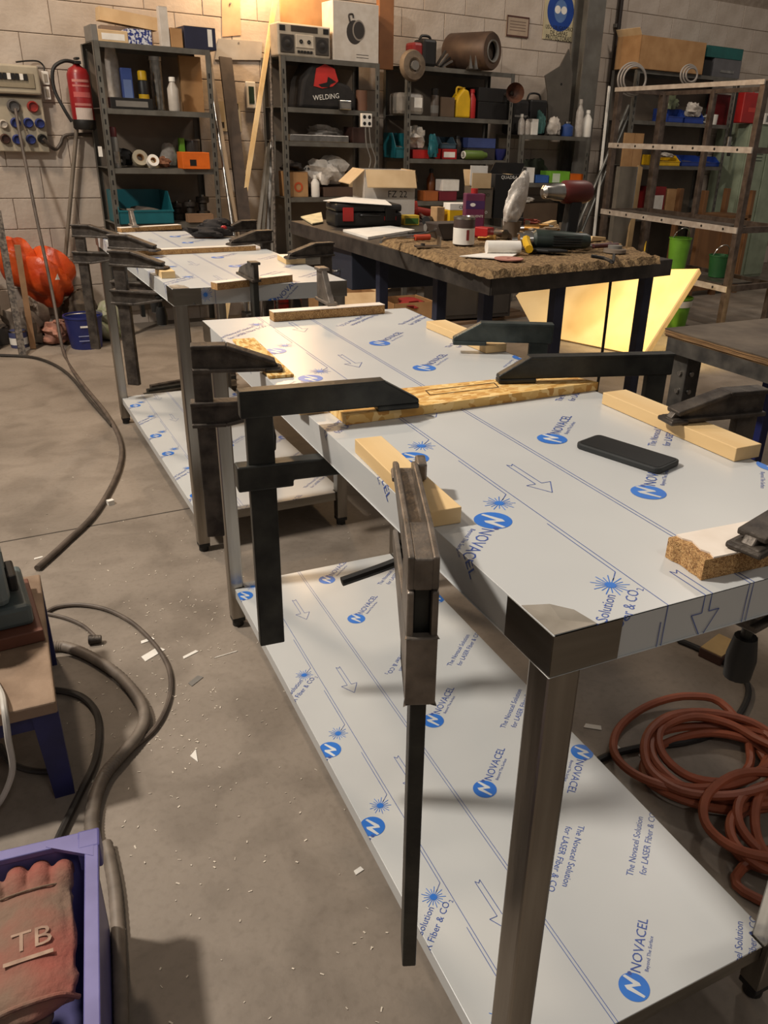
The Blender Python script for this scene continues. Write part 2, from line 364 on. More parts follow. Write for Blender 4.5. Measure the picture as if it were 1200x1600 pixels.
def work_table(label, loc, rz, ph_top, ph_shelf):
    t = thing('work_table', label, 'table', loc, rz, 'stainless work tables')
    top = MB()                                                   # folded sheet: deck and four aprons
    top.b(0, TW, 0, TL, TH-.003, TH); top.b(0, .003, 0, TL, TH-AP, TH); top.b(TW-.003, TW, 0, TL, TH-AP, TH); top.b(0, TW, 0, .003, TH-AP, TH); top.b(0, TW, TL-.003, TL, TH-AP, TH)
    tp = top.build('table_top', FILM, t, bevel=.0015)
    film_print(tp, TW, TL, AP, ph_top[0], ph_top[1], TH)
    for i, (x, y) in enumerate(((0, 0), (TW-LEGW, 0), (0, TL-LEGW), (TW-LEGW, TL-LEGW))):
        x += .004 if x == 0 else -.004; y += .004 if y == 0 else -.004
        lg = MB().b(x, x+LEGW, y, y+LEGW, .03, TH-.004).build('leg', STEEL, t, bevel=.004)
        MB().b(x+.001, x+LEGW-.001, y+.001, y+LEGW-.001, .018, .031).cyl((x+LEGW/2, y+LEGW/2, 0), (x+LEGW/2, y+LEGW/2, .02), .017).build('foot', PLAST, lg, bevel=.002)
    n = .028; i0 = .0178; x0, x1, y0, y1 = i0, TW-i0, i0, TL-i0
    P = [(x0+n, y0), (x1-n, y0), (x1-n, y0+n), (x1, y0+n), (x1, y1-n), (x1-n, y1-n), (x1-n, y1), (x0+n, y1), (x0+n, y1-n), (x0, y1-n), (x0, y0+n), (x0+n, y0+n)]
    sh = MB().prism(P, SH-.032, SH, 'z').build('lower_shelf', FILM, t, bevel=.0012)
    fp = film_print(sh, TW-2*i0, TL-2*i0, .004, ph_shelf[0]-i0, ph_shelf[1]-i0, SH); fp.location = (i0, i0, 0)
    for y in (y0-.0006, y1): MB().b(x0+n, x1-n, y, y+.0006, SH-.032, SH-.001).build('bare_edge', STEELD, sh)
    # the film is peeled back at the corners: bare steel
    for sx in (0, 1):
        X = -.0007 if sx == 0 else TW
        for sy in (0, 1):
            y_ = 0 if sy == 0 else TL-.085
            MB().b(X, X+.0007, y_, y_+.085, TH-AP-.001, TH-.001).build('bare_corner', STEELD, tp)
            Y = -.0007 if sy == 0 else TL; xx = 0 if sx == 0 else TW-.085
            MB().b(xx, xx+.085, Y, Y+.0007, TH-AP-.001, TH-.001).build('bare_corner', STEELD, tp)
    # curled flap of film left at the near corner
    cv = [(.0, .0, TH+.0012), (.052, .0, TH+.0012), (.042, .026, TH+.005), (.024, .044, TH+.006), (.0, .060, TH+.0012), (.022, .020, TH+.0015)]
    MB().add(cv, [(0, 1, 5), (1, 2, 5), (2, 3, 5), (3, 4, 5), (4, 0, 5)]).build('film_curl', mat('bare_corner_top', (226, 216, 200), (196, 186, 170), .25, .7, 20), tp)
    return t
work_table('nearest film-covered stainless work table, with a phone on it', (0, 0, 0), 0, (.046, -.276), (0, 0))
CA = .0361; CT = Vector((.0128, 2.03, 0))
work_table('farther film-covered stainless work table, with a black jacket on it', CT, CA, (.03, -.12), (.02, .14))
def TC(x, y, z): return CT+Vector((math.cos(CA)*x-math.sin(CA)*y, math.sin(CA)*x+math.cos(CA)*y, z))

# ================================================================ wooden pads on the tables
def stick(name, label, px, z, h, m, cat='wood', taper=0):
    P = [onz(x, y, z+h) for x, y in px]; c = sum(P, Vector())/len(P)
    L = ((P[0]+P[3])/2-(P[1]+P[2])/2); ang = math.atan2(L.y, L.x); l = L.length; w = ((P[0]-P[3]).length+(P[1]-P[2]).length)/2
    return c, ang, l, w
def plank(name, label, px, z, h, mats, w=None, group=None):
    c, ang, l, w0 = stick(name, label, px, z, h, None); w = w or w0
    mb = MB().b(-l/2, l/2, -w/2, w/2, 0, h, 0)
    if isinstance(mats, (list, tuple)) and len(mats) > 1:
        mb = MB().b(-l/2, l/2, -w/2, w/2, 0, h-.0015, 0)
    o = mb.build(name, mats[0] if isinstance(mats, (list, tuple)) else mats, None, bevel=.0012, loc=(c.x, c.y, z), rz=ang)
    if isinstance(mats, (list, tuple)) and len(mats) > 1: MB().b(-l/2, l/2, -w/2, w/2, h-.0015, h, 0).build('white_facing', mats[1], o)
    return tag(o, label, 'wood', group or 'wooden clamping pads')
zt = TH+.0006
plank('pine_batten', 'short pine batten by the left edge of the near table, under a clamp tip', [(558, 686), (680, 806), (714, 786), (592, 680)], zt, .022, PINEX)
plank('pine_batten', 'long pine batten on the right edge of the near table beside the phone', [(945, 613), (1152, 702), (1190, 692), (975, 608)], zt, .022, PINEX)
plank('pine_batten', 'pine batten on the far right edge of the near table under a blue-grey clamp', [(670, 503), (764, 541), (788, 536), (692, 498)], zt, .018, PINEX)
plank('chipboard_strip', 'white-faced chipboard strip along the far end of the near table', [(424, 488), (597, 476), (597, 472), (424, 484)], zt, .024, [CHIP, MELA], .035)
# white faced chipboard offcut at the near end, its broken end ragged
P = [onz(*q, zt+.028) for q in ((1050, 872), (1068, 882), (1200, 858), (1200, 826))]
a = onz(1080, 862, zt+.02); bdir = (onz(1200, 838, zt+.02)-a).normalized()
o = thing('chipboard_offcut', 'white-faced chipboard offcut with a ragged end at the front edge of the table', 'wood', (a.x, a.y, zt), math.atan2(bdir.y, bdir.x))
rd = random.Random(3); n = 7
pp = [(-.006+rd.uniform(-.003, .003), -.030+.060*i/(n-1)) for i in range(n)]
MB().prism([(x, y) for x, y in pp]+[(.30, .030), (.30, -.030)], 0, .0255, 'z').build('core', CHIP, o)
MB().prism([(x+.012+.002*math.sin(i*2), y) for i, (x, y) in enumerate(pp)]+[(.30, .030), (.30, -.030)], .0255, .0275, 'z').build('white_facing', MELA, o)
# strand board across the middle of the near table
P = [onz(*q, zt+.016) for q in ((500, 619), (541, 650), (935, 597), (872, 583))]
c = sum(P, Vector())/4
o = thing('strand_board', 'strand board strip with a marked slot lying across the middle of the near table', 'board', (c.x, c.y, zt), 0)
q = [(p.x-c.x, p.y-c.y) for p in P]
MB().prism(q, 0, .016, 'z').build('board', OSB, o)
SL = [onz(*s, zt+.0165) for s in ((665, 610), (672, 617), (779, 605), (772, 598))]
pen = MB()
for i in range(4):
    a, b_ = SL[i], SL[(i+1) % 4]; pen.beam(Vector((a.x-c.x, a.y-c.y, .0163)), Vector((b_.x-c.x, b_.y-c.y, .0163)), .0022, .0008)
pen.build('pencilled_slot', mat('pencil', (92, 62, 30)), o)
plank('white_block', 'small white offcut between the left edge and the strand board of the near table', [(452, 624), (468, 637), (508, 632), (492, 621)], zt, .014, PINE)
plank('yellow_board', 'yellow strand board strip under the forged clamp at the far left edge', [(368, 529), (432, 588), (448, 584), (392, 528)], zt, .006, OSB, .05)
# pads on the far table
plank('pine_block', 'small pine block near the left corner of the far table', [(243, 417), (254, 425), (271, 423), (261, 415)], zt, .022, PINE)
plank('chipboard_strip', 'white-faced chipboard strip across the middle of the far table', [(193, 393), (398, 384), (396, 381), (191, 390)], zt, .020, [CHIP, MELA], .035)
plank('chipboard_strip', 'white-faced chipboard strip at the near end of the far table', [(334, 443), (452, 430), (452, 426), (334, 439)], zt, .022, [CHIP, MELA], .035)
plank('chipboard_strip', 'white-faced chipboard strip at the far end of the far table', [(186, 357), (280, 352), (280, 349), (186, 354)], zt, .020, [CHIP, MELA], .04)
plank('pine_block', 'dark-ended pine block at the right edge of the far table', [(438, 398), (452, 406), (472, 402), (458, 396)], zt, .020, [PINEX, MELA])

# ================================================================ F-clamps
def f_clamp(label, tip, back, zc, style, arm_h, bottom, jaw_py=None, jaw_drop=.10, thick=.024, cm=None, bar_w=.042, bar_t=.018, bar_in=.03, handle=None):
    """tip / back: pixels of the arm's two ends at its mid height, zc: height of the clamped face"""
    zm = zc+arm_h*.5
    T, B = onz(*tip, zm), onz(*back, zm); d = T-B; R = d.length; ang = math.atan2(d.y, d.x); u = d.normalized()
    bx, by = B.x+u.x*bar_in, B.y+u.y*bar_in
    o = thing('bar_clamp', label, 'clamp', (bx, by, zc), ang, 'bar clamps on the work tables')
    reach = R-bar_in; h = arm_h; bi = -bar_in
    if style == 'plate':
        poly = [(bi, .008), (bi, h), (reach-h*1.2, h), (reach, .016), (reach, .008)]
        arm = MB().prism(poly, -thick/2, thick/2, 'y').build('fixed_arm', cm, o, bevel=.003)
        MB().b(reach-.075, reach, -thick/2-.002, thick/2+.002, 0, .010).build('pad', cm, arm, bevel=.003)
        MB().b(bi, reach-h*1.2, -thick/2-.0015, thick/2+.0015, h-.004, h+.0015).build('top_lip', cm, arm, bevel=.001)
    elif style == 'channel':                                 # cast jaw with a groove along its back
        poly = [(bi, .004), (bi, h), (.05, h), (reach-.03, h*.62), (reach, h*.4), (reach, .004)]; q = thick/2
        am = MB().prism(poly, -q, -q+.007, 'y').prism(poly, q-.007, q, 'y')
        am.prism([(bi, .004), (bi, h-.002), (.055, h-.002), (.065, h*.45), (reach-.02, h*.3), (reach, .004)], -q+.006, q-.006, 'y')
        arm = am.build('fixed_arm', cm, o, bevel=.002)
        MB().b(reach-.034, reach+.002, -q-.012, -q+.002, .002, .026).build('lug', cm, arm, bevel=.003); MB().b(reach-.034, reach+.002, -q-.002, q+.002, 0, .007).build('pad', cm, arm, bevel=.002)
        MB().prism([(bi-.004, -.055), (bi-.004, .004), (.045, .004), (.045, -.055)], -q, -q+.007, 'y').build('guide_cheek', cm, arm, bevel=.002); MB().prism([(bi-.004, -.055), (bi-.004, .004), (.045, .004), (.045, -.055)], q-.007, q, 'y').build('guide_cheek', cm, arm, bevel=.002)
    else:
        poly = [(bi, .006), (bi, h), (.05, h), (reach-.01, .018), (reach, .006)]
        am = MB().prism(poly, -thick*.22, thick*.22, 'y')
        for p, q in ((poly[1], poly[2]), (poly[2], poly[3]), (poly[0], poly[4])):
            L = math.hypot(q[0]-p[0], q[1]-p[1]); an = math.atan2(q[1]-p[1], q[0]-p[0])
            am.b(0, L, -thick/2, thick/2, -.004, .004, 0, Matrix.Translation((p[0], 0, p[1])) @ Matrix.Rotation(-an, 4, 'Y'))
        arm = am.build('fixed_arm', cm, o, bevel=.002)
        MB().b(reach-.030, reach+.004, -thick/2-.004, thick/2+.004, 0, .008).build('pad', cm, arm, bevel=.003)
    zb = (zof(bx, by, bottom) if bottom > 10 else bottom)-zc
    MB().b(-bar_w/2, bar_w/2, -bar_t/2, bar_t/2, zb, .010).build('bar', cm if cm is not CASTG else DARK, o, bevel=.002)
    jz = (zof(bx, by, jaw_py)-zc) if jaw_py else -jaw_drop
    jh = arm_h*.85
    if style != 'channel': jz = min(jz, TH-AP-.004-jh/2-zc)
    jr = reach*.9
    if style == 'channel':
        poly = [(bi-.008, jz-.055), (bi-.008, jz+.030), (.04, jz+.028), (jr, jz+.006), (jr, jz-.016), (.055, jz-.035), (.045, jz-.055)]; q = thick/2
        jw = MB().prism(poly, -q, -q+.007, 'y').prism(poly, q-.007, q, 'y').prism([(bi-.008, jz-.055), (bi-.008, jz+.03), (bi+.004, jz+.03), (bi+.004, jz-.055)], -q, q, 'y').b(.03, .045, -q, q, jz-.055, jz+.03).build('sliding_jaw', cm, o, bevel=.002)
    elif style == 'plate':
        poly = [(bi-.012, jz-jh/2), (bi-.012, jz+jh/2), (jr-.02, jz+jh/2), (jr, jz+.0), (jr-.04, jz-jh*.25), (.05, jz-jh*.25), (.05, jz-jh/2)]
        jw = MB().prism(poly, -thick/2-.004, thick/2+.004, 'y').build('sliding_jaw', cm, o, bevel=.003)
    else:
        poly = [(bi-.01, jz-jh/2), (bi-.01, jz+jh/2), (jr, jz+jh/2), (jr, jz), (.04, jz-jh/2)]
        am = MB().prism(poly, -thick*.25, thick*.25, 'y')
        for p, q in ((poly[1], poly[2]), (poly[3], poly[4]), (poly[4], poly[0])):
            L = math.hypot(q[0]-p[0], q[1]-p[1]); an = math.atan2(q[1]-p[1], q[0]-p[0])
            am.b(0, L, -thick/2, thick/2, -.004, .004, 0, Matrix.Translation((p[0], 0, p[1])) @ Matrix.Rotation(-an, 4, 'Y'))
        jw = am.build('sliding_jaw', cm, o, bevel=.002)
    sx = jr-.018; zu = min(-AP-.012-(zc-TH), jz+jh/2+.02)
    if abs(jz) > .05:
        sc = MB().cyl((sx, 0, jz-jh*.5-.01), (sx, 0, zu), .007, n=12).cyl((sx, 0, zu-.006), (sx, 0, zu), .015, n=14)
        sc.build('screw', DARK, o, True)
        if handle == 'bar': MB().tube([(sx, 0, jz-jh*.5-.012), (sx-.01, .03, jz-jh*.5-.02), (sx-.03, .085, jz-jh*.5-.03)], .0065).build('handle', PLAST, o, True)
        else: MB().lathe([(.010, -.062), (.017, -.058), (.019, -.03), (.014, 0)], 14, 0, Matrix.Translation((sx, 0, jz-jh*.5-.004))).build('handle', PLAST, o, True)
    return o
ZP = zt+.022
f_clamp('forged I-section clamp at the far left edge of the near table', (437, 558), (299, 562), zt+.006, 'cast', .052, 836, 636, thick=.034, cm=CAST, bar_w=.036, bar_in=.017)
f_clamp('long flat-sided dark clamp reaching over the left edge onto the strand board', (652, 612), (373, 636), zt+.016, 'plate', .052, 1003, 709, thick=.022, cm=DARK, bar_w=.044)
f_clamp('grey forged clamp pointing away from camera along the left edge of the near table', (632, 716), (662, 900), ZP, 'channel', .042, 1489, 1003, thick=.032, cm=CASTG, bar_w=.040, handle='bar')
f_clamp('long flat-sided dark clamp reaching over the right edge onto the strand board', (778, 578), (1048, 571), zt+.016, 'plate', .050, .35, None, .12, .022, DARK)
f_clamp('blue-grey flat-sided clamp at the far right edge of the near table', (708, 520), (863, 524), zt+.018, 'plate', .050, .35, None, .12, .024, DARKG)
f_clamp('black cast clamp on the long pine batten at the right edge', (1044, 640), (1190, 628), ZP, 'cast', .045, .66, None, .12, .034, CAST)
f_clamp('black cast clamp pressing the white-faced chipboard offcut at the front edge', (1168, 836), proj((.665, .115, .953)), zt+.0285, 'cast', .045, .76, None, .11, .036, CAST)
# end-on clamp at the far end of the near table
def end_clamp(label, P, z, cm, toward, reach=.16, H=.055):
    o = thing('bar_clamp', label, 'clamp', (P.x, P.y, z), toward, 'bar clamps on the work tables')
    MB().prism([(-.03, .006), (-.03, H), (.01, H), (reach-.02, .026), (reach, .006)], -.008, .008, 'y').b(-.03, .012, -.015, .015, H-.005, H+.003).b(-.03, reach, -.015, .015, .0, .008).build('fixed_arm', cm, o, bevel=.002)
    MB().b(-.018, .018, -.009, .009, -.42, .01).build('bar', DARK, o, bevel=.002)
    MB().b(-.04, reach*.8, -.014, .014, -.15, -.11).build('sliding_jaw', cm, o, bevel=.003)
    MB().cyl((reach*.7, 0, -.19), (reach*.7, 0, -.062), .008, n=10).build('screw', SILVER, o, True)
    MB().lathe([(.012, -.26), (.018, -.25), (.018, -.2), (.012, -.19)], 12, 0, Matrix.Translation((reach*.7, 0, 0))).build('handle', PLAST, o, True)
    return o
end_clamp('bright clamp seen end-on at the far end of the near table', Vector((.335, TL+.030, 0)), zt+.025, CASTG, -PI/2, .07, .085)
end_clamp('dark clamp seen end-on at the near end of the far table', TC(.235, -.058, 0), zt+.022, CAST, PI/2+CA, .14)
end_clamp('small bright clamp at the far end of the far table', TC(.18, TL+.058, 0), zt+.021, CASTG, -PI/2+CA, .07, .07)
f_clamp('dark cast clamp farthest back on the left edge of the far table', (187, 364), (113, 361), zt, 'cast', .050, 545, 402, thick=.034, cm=CAST)
f_clamp('dark cast clamp in the middle of the left edge of the far table', (246, 382), (170, 378), zt+.02, 'cast', .050, .5, None, .14, .034, CAST)
f_clamp('dark cast clamp on the small pine block at the left edge of the far table', (259, 409), (172, 404), ZP, 'cast', .048, 601, 458, thick=.034, cm=CAST)
f_clamp('dark clamp farthest back on the right edge of the far table', (350, 355), (400, 353), zt, 'cast', .048, .5, None, .12, .034, CAST)
f_clamp('dark clamp in the middle of the right edge of the far table', (357, 374), (424, 370), zt+.02, 'cast', .048, .5, None, .12, .034, CAST)
f_clamp('dark clamp on the dark-ended block at the right edge of the far table', (448, 394), (520, 390), zt+.02, 'cast', .048, .4, None, .12, .034, CAST)
# phone
P = [onz(*q, zt+.009) for q in ((897, 688), (1040, 737), (1057, 715), (935, 680))]
c = sum(P, Vector())/4; L = (P[1]-P[0])+(P[2]-P[3]); ang = math.atan2(L.y, L.x)
ph = thing('smartphone', 'black smartphone lying face up on the near table', 'phone', (c.x, c.y, zt), ang)
def rrect(w, h, r, n=5):
    out = []
    for cx, cy, a0 in ((w/2-r, h/2-r, 0), (-w/2+r, h/2-r, PI/2), (-w/2+r, -h/2+r, PI), (w/2-r, -h/2+r, 1.5*PI)):
        out += [(cx+r*math.cos(a0+k*PI/2/n), cy+r*math.sin(a0+k*PI/2/n)) for k in range(n+1)]
    return out
MB().prism(rrect(.150, .064, .010), 0, .009, 'z').build('case', mat('phone_case', (40, 42, 42), (30, 32, 32), .55), ph, bevel=.002)
MB().prism(rrect(.142, .057, .008), .009, .0096, 'z').build('screen', mat('phone_glass', (26, 28, 29), (22, 24, 25), .25), ph)
# ================================================================ steel workbench with the carpet mat
BH = .92
B0 = onz(768, 432, BH); B1 = onz(1050, 405, BH); B2 = onz(455, 345, BH); e1 = B1-B0; e2 = B2-B0
def BP(i, j, z): v = B0+e1*i+e2*j; return Vector((v.x-B0.x, v.y-B0.y, z))
bench = thing('steel_workbench', 'dark steel workbench with drawer, loaded with tools behind the near table', 'workbench', (B0.x, B0.y, 0))
BST = mat('dark_bench_steel', (88, 82, 76), (60, 56, 53), .42, .5, 12, 6, .1, 60)
BLEG = mat('blue_grey_leg_paint', (58, 60, 78), (44, 46, 60), .5, .2, 12)
q = [BP(0, 0, 0), BP(1, 0, 0), BP(1, 1, 0), BP(0, 1, 0)]
MB().prism([(v.x, v.y) for v in q], BH-.006, BH, 'z').build('top_plate', BST, bench)
for k in range(4):
    a, c = q[k], q[(k+1) % 4]; MB().beam(a+Vector((0, 0, BH-.032)), c+Vector((0, 0, BH-.032)), .008, .062).build('edge_rail', BST, bench)
for px, py, hz in ((578, 392, .74), (668, 412, .74), (740, 432, .74), (873, 437, .74), (1012, 418, .74)):
    P = onz(px, py, BH-.05)
    if px < 760: P = P+Vector((.06, 0, 0))
    MB().b(P.x-B0.x-.022, P.x-B0.x+.022, P.y-B0.y-.022, P.y-B0.y+.022, 0, BH-.006).build('leg', BLEG, bench, bevel=.002)
a, c = BP(.10, .12, .25), BP(.88, .12, .25); MB().beam(a, c, .04, .04).build('stretcher', BLEG, bench)
D0 = BP(.02, .62, 0); dr = MB().b(D0.x, D0.x+.5, D0.y, D0.y+.42, BH-.24, BH-.06).build('drawer', plain((46, 50, 62), .5), bench, bevel=.004)
MB().tube([(D0.x-.002, D0.y+.15, BH-.17), (D0.x-.03, D0.y+.16, BH-.175), (D0.x-.03, D0.y+.26, BH-.175), (D0.x-.002, D0.y+.27, BH-.17)], .006).build('handle', SILVER, dr, True)
# carpet mat
def carpet():
    pxs = [(592, 374), (765, 427), (1036, 404), (870, 352)]
    P = [onz(x, y, BH+.02) for x, y in pxs]; N = 60; mb = MB(); rd = random.Random(11); v = []; f = []
    for j in range(N+1):
        for i in range(N+1):
            s, t = i/N, j/N; p = (P[1]*(1-s)+P[2]*s)*(1-t)+(P[0]*(1-s)+P[3]*s)*t
            ed = min(s, 1-s, t, 1-t)*N; h = 0 if ed < .5 else .026+rd.uniform(-.006, .003)*(1.6 if ed < 2 else .5)
            v.append((p.x-B0.x+rd.uniform(-.006, .006), p.y-B0.y+rd.uniform(-.006, .006), BH+.001+max(h, .0)))
    for j in range(N):
        for i in range(N): a = j*(N+1)+i; f.append((a, a+1, a+N+2, a+N+1))
    n0 = len(v); rim = [j for j in range(N+1)]
    mb.add(v, f); return mb
m = mat('brown_carpet', (152, 124, 86), (92, 70, 44), .95, 0, 55, 10, 1.0, 110, contrast=(.32, .66))
cp = carpet().build('carpet_mat', m, None, True, loc=(B0.x, B0.y, 0)); tag(cp, 'worn brown carpet mat covering the near end of the steel workbench', 'mat')
ZB, ZC = BH, BH+.0305

def bitem(name, label, cat, px, py, z=None, rz=0, group=None):
    P = onz(px, py, ZC if z is None else z); return thing(name, label, cat, (P.x, P.y, ZC if z is None else z), rz, group)
def pxm(px, py, z):                                # metres per pixel (horizontal) at a place
    P = onz(px, py, z); return (P-CAM).dot(fw)/F
def carton(o, w, d, h, m=CARD, open_top=False, flaps=(), tape=None, wall_t=.004):
    if not open_top:
        MB().b(-w/2, w/2, -d/2, d/2, 0, h).build('body', m, o, bevel=.002)
        MB().b(-w*.08, w*.08, -d/2-.0005, d/2+.0005, h-.0002, h+.0006).build('tape', tape or CARDP, o)
    else:
        mb = MB(); t = wall_t
        mb.b(-w/2, w/2, -d/2, d/2, 0, t); mb.b(-w/2, -w/2+t, -d/2, d/2, 0, h); mb.b(w/2-t, w/2, -d/2, d/2, 0, h); mb.b(-w/2, w/2, -d/2, -d/2+t, 0, h); mb.b(-w/2, w/2, d/2-t, d/2, 0, h)
        mb.build('body', m, o)
    for side, ln, an in flaps:                       # hinged flap: side x0 x1 y0 y1
        ca, sa = math.cos(an)*ln, math.sin(an)*ln; t = .004
        if side in ('y0', 'y1'):
            s = -1 if side == 'y0' else 1; y = s*d/2
            MB().prism([(y, h), (y+s*ca, h+sa), (y+s*ca, h+sa+t), (y, h+t)], -w/2+.003, w/2-.003, 'x').build('flap', CARDP, o)
        else:
            s = -1 if side == 'x0' else 1; x = s*w/2
            MB().prism([(x, h), (x+s*ca, h+sa), (x+s*ca, h+sa+t), (x, h+t)], -d/2+.003, d/2-.003, 'y').build('flap', CARDP, o)
    return o
def can(o, r, h, body, lid, label=None, lab=None):
    MB().lathe([(r*.97, 0), (r, .006), (r, h-.006), (r*.96, h)], 24).build('body', body, o, True)
    if label: MB().lathe([(r+.0006, h*lab[0]), (r+.0006, h*lab[1])], 24, cap=False).build('label', label, o, True)
    MB().lathe([(r*1.02, h-.008), (r*1.03, h), (r*.9, h+.002), (r*.86, h-.002)], 24).build('lid', lid, o, True)
    return o
def bottle(o, r, h, body, cap, neck=.38, label=None):
    MB().lathe([(r*.92, 0), (r, .01), (r, h*.66), (r*neck, h*.85), (r*neck, h*.9)], 18).build('body', body, o, True)
    MB().lathe([(r*neck*1.25, h*.87), (r*neck*1.25, h*.99), (r*neck, h)], 14).build('cap', cap, o, True)
    if label: MB().lathe([(r+.0006, h*.15), (r+.0006, h*.55)], 18, cap=False).build('label', label, o, True)
    return o
def spray(o, r, h, body, cap, label=None):
    MB().lathe([(r*.94, 0), (r, .006), (r, h*.72), (r*.8, h*.77), (r*.6, h*.79)], 18).build('body', body, o, True)
    MB().lathe([(r*.86, h*.76), (r*.86, h*.97), (r*.7, h)], 16).build('cap', cap, o, True)
    if label: MB().lathe([(r+.0006, h*.12), (r+.0006, h*.4)], 18, cap=False).build('label', label, o, True)
    return o
def roll(o, R, r, h, m, core=None, tilt=0):
    X = Matrix.Rotation(tilt, 4, 'X')
    MB().lathe([(r, 0), (R, 0), (R, h), (r, h), (r, 0)], 22, 0, Matrix.Translation((0, 0, R*math.sin(abs(tilt)))) @ X, cap=False).build('winding', m, o, True)
    MB().lathe([(r*.85, .001), (r, .001), (r, h-.001), (r*.85, h-.001), (r*.85, .001)], 18, 0, Matrix.Translation((0, 0, R*math.sin(abs(tilt)))) @ X, cap=False).build('core', core or CARD, o, True)
    return o

# cardboard carton FZ 22
k = pxm(620, 345, ZB)
P = onz(629, 352, ZB)
o = thing('cardboard_carton', 'open white carton with large black lettering and brown flaps on the workbench', 'box', (P.x+.02, P.y+.30, ZB), -.12); o.scale = (1.05, 1.05, 1.08)
carton(o, .265, .24, .235, WHITEB, True, (('y0', .085, -1.1), ('x0', .10, -.7), ('x1', .05, -1.3)))
MB().b(-.132, .132, -.1208, -.1200, .0, .20).build('printed_face', WHITEB, o)
lettering(o, 'FZ 22', .100, .040, -.1214, .130, BLACK)
# black tool case with papers on it
P = onz(574, 354, ZB)
o = thing('tool_case', 'black hard tool case with red latches on the workbench', 'case', (P.x-.0, P.y+.05, ZB), -.08); o.scale = (.92, .85, .95)
MB().b(-.19, .19, -.11, .11, 0, .075).build('base', BLACK, o, bevel=.012); MB().b(-.19, .19, -.11, .11, .077, .115).build('lid', plain((34, 32, 31), .45), o, bevel=.012)
for x in (-.12, .12): MB().b(x-.03, x+.03, -.118, -.109, .03, .098).build('latch', RED if x < 0 else BLACK, o, bevel=.003)
MB().b(.085, .155, -.1115, -.1095, .035, .055).build('badge', RED, o)
MB().tube([(-.05, -.108, .06), (-.045, -.135, .062), (.045, -.135, .062), (.05, -.108, .06)], .007).build('handle', PLAST, o, True)
def sheet(name, label, pts, z, m, t=.0025, cat='paper'):
    P = [onz(x, y, z) for x, y in pts]; c = sum(P, Vector())/len(P)
    return tag(MB().prism([(p.x-c.x, p.y-c.y) for p in P], 0, t, 'z').build(name, m, None, loc=(c.x, c.y, z)), label, cat)
sheet('document', 'white papers lying on the lid of the black tool case', [(505, 314), (612, 321), (602, 313), (540, 308)], ZB+.117, PAPER)
sheet('document', 'creased cream paper at the far corner of the workbench beside the tool case', [(470, 340), (488, 351), (505, 348), (502, 333)], ZB+.004, mat('cream_paper', (236, 220, 176), rough=.7), .006)
sheet('document', 'stack of printed papers at the left edge of the workbench', [(536, 362), (575, 374), (648, 362), (610, 356)], ZB+.001, PAPER, .010)
for i, (px, lab, c2) in enumerate(((614, 'left yellow and green carton in front of the open white carton', (58, 104, 52)), (644, 'right yellow and green carton in front of the open white carton', (70, 112, 50)))):
    P = onz(px, 352, ZB); o = thing('small_carton', lab, 'box', (P.x, P.y+.03, ZB), -.1, 'yellow and green cartons'); o.scale = (1.0, 1.0, 1.15)
    MB().b(-.042, .042, -.03, .03, 0, .042).build('body', plain((208, 178, 60), .5), o, bevel=.002); MB().b(-.036, .036, -.0306, -.03, .006, .03).build('label', plain(c2, .5), o)
P = onz(652, 366, ZB+.001); tag(MB().b(-.05, .05, -.015, .015, 0, .012).build('black_file', BLACK, None, loc=P, rz=.3, bevel=.003), 'short black bar lying by the papers on the workbench', 'tool')
# red valve / gun
P = onz(660, 344, ZB)
o = thing('hand_drill', 'red hand tool with a round front lying on the workbench behind the tray', 'tool', P, -.3); o.scale = (1.15, 1.15, 1.15)
MB().cyl((-.05, 0, .045), (-.03, 0, .045), .042).build('front_disc', plain((206, 60, 40), .4), o, True); MB().cyl((-.03, 0, .04), (.07, 0, .03), .022, .016).build('body', plain((206, 60, 40), .4), o, True)
MB().tube([(-.02, 0, .03), (.0, -.07, .014), (.06, -.10, .012)], .012).build('nozzle', SILVER, o, True)
# CELO carton
P = onz(712, 352, ZC); o = thing('small_carton', 'yellow carton with a white lid and black letters on the workbench', 'box', (P.x, P.y, ZC), -.05); o.scale = (1.05, 1.1, 1.12)
MB().b(-.05, .05, -.035, .035, 0, .065).build('body', YEL, o, bevel=.001); MB().b(-.0505, .0505, -.0355, .0355, .065, .092).build('lid', PAPER, o, bevel=.001)
lettering(o, 'CELO', .045, .018, -.0362, .078, BLACK); MB().b(0, .04, -.0358, -.035, .006, .045).build('label', plain((120, 90, 60)), o)
P = onz(683, 352, ZC); tag(MB().b(-.022, .022, -.03, .03, 0, .085).build('wood_block', mat('raw_block', (186, 150, 108)), None, loc=P, rz=.1, bevel=.002), 'upright wooden block left of the yellow carton with white lid', 'wood')
# solvent tin
P = onz(738, 362, ZC); o = thing('solvent_tin', 'tall purple and red solvent tin with a red cap on the workbench', 'tin', (P.x, P.y, ZC), -.25)
MB().b(-.045, .045, -.028, .028, 0, .165).build('body', plain((116, 52, 84), .35, .2), o, bevel=.004); MB().b(.0452, .0458, -.026, .026, .004, .16).build('side_panel', RED, o)
MB().cyl((0, 0, .165), (0, 0, .185), .016).build('cap', RED, o, True); MB().b(-.044, .044, -.0288, -.028, .10, .135).build('label', plain((70, 40, 90), .4), o)
lettering(o, 'DISOLVENTE', .078, 0, -.0292, .07, PAPER); MB().prism([(-.012+.010*math.cos(t*PI/4)*1.3, .118+.008*math.sin(t*PI/4)) for t in range(8)], -.0296, -.029, 'y').build('emblem', PAPER, o)
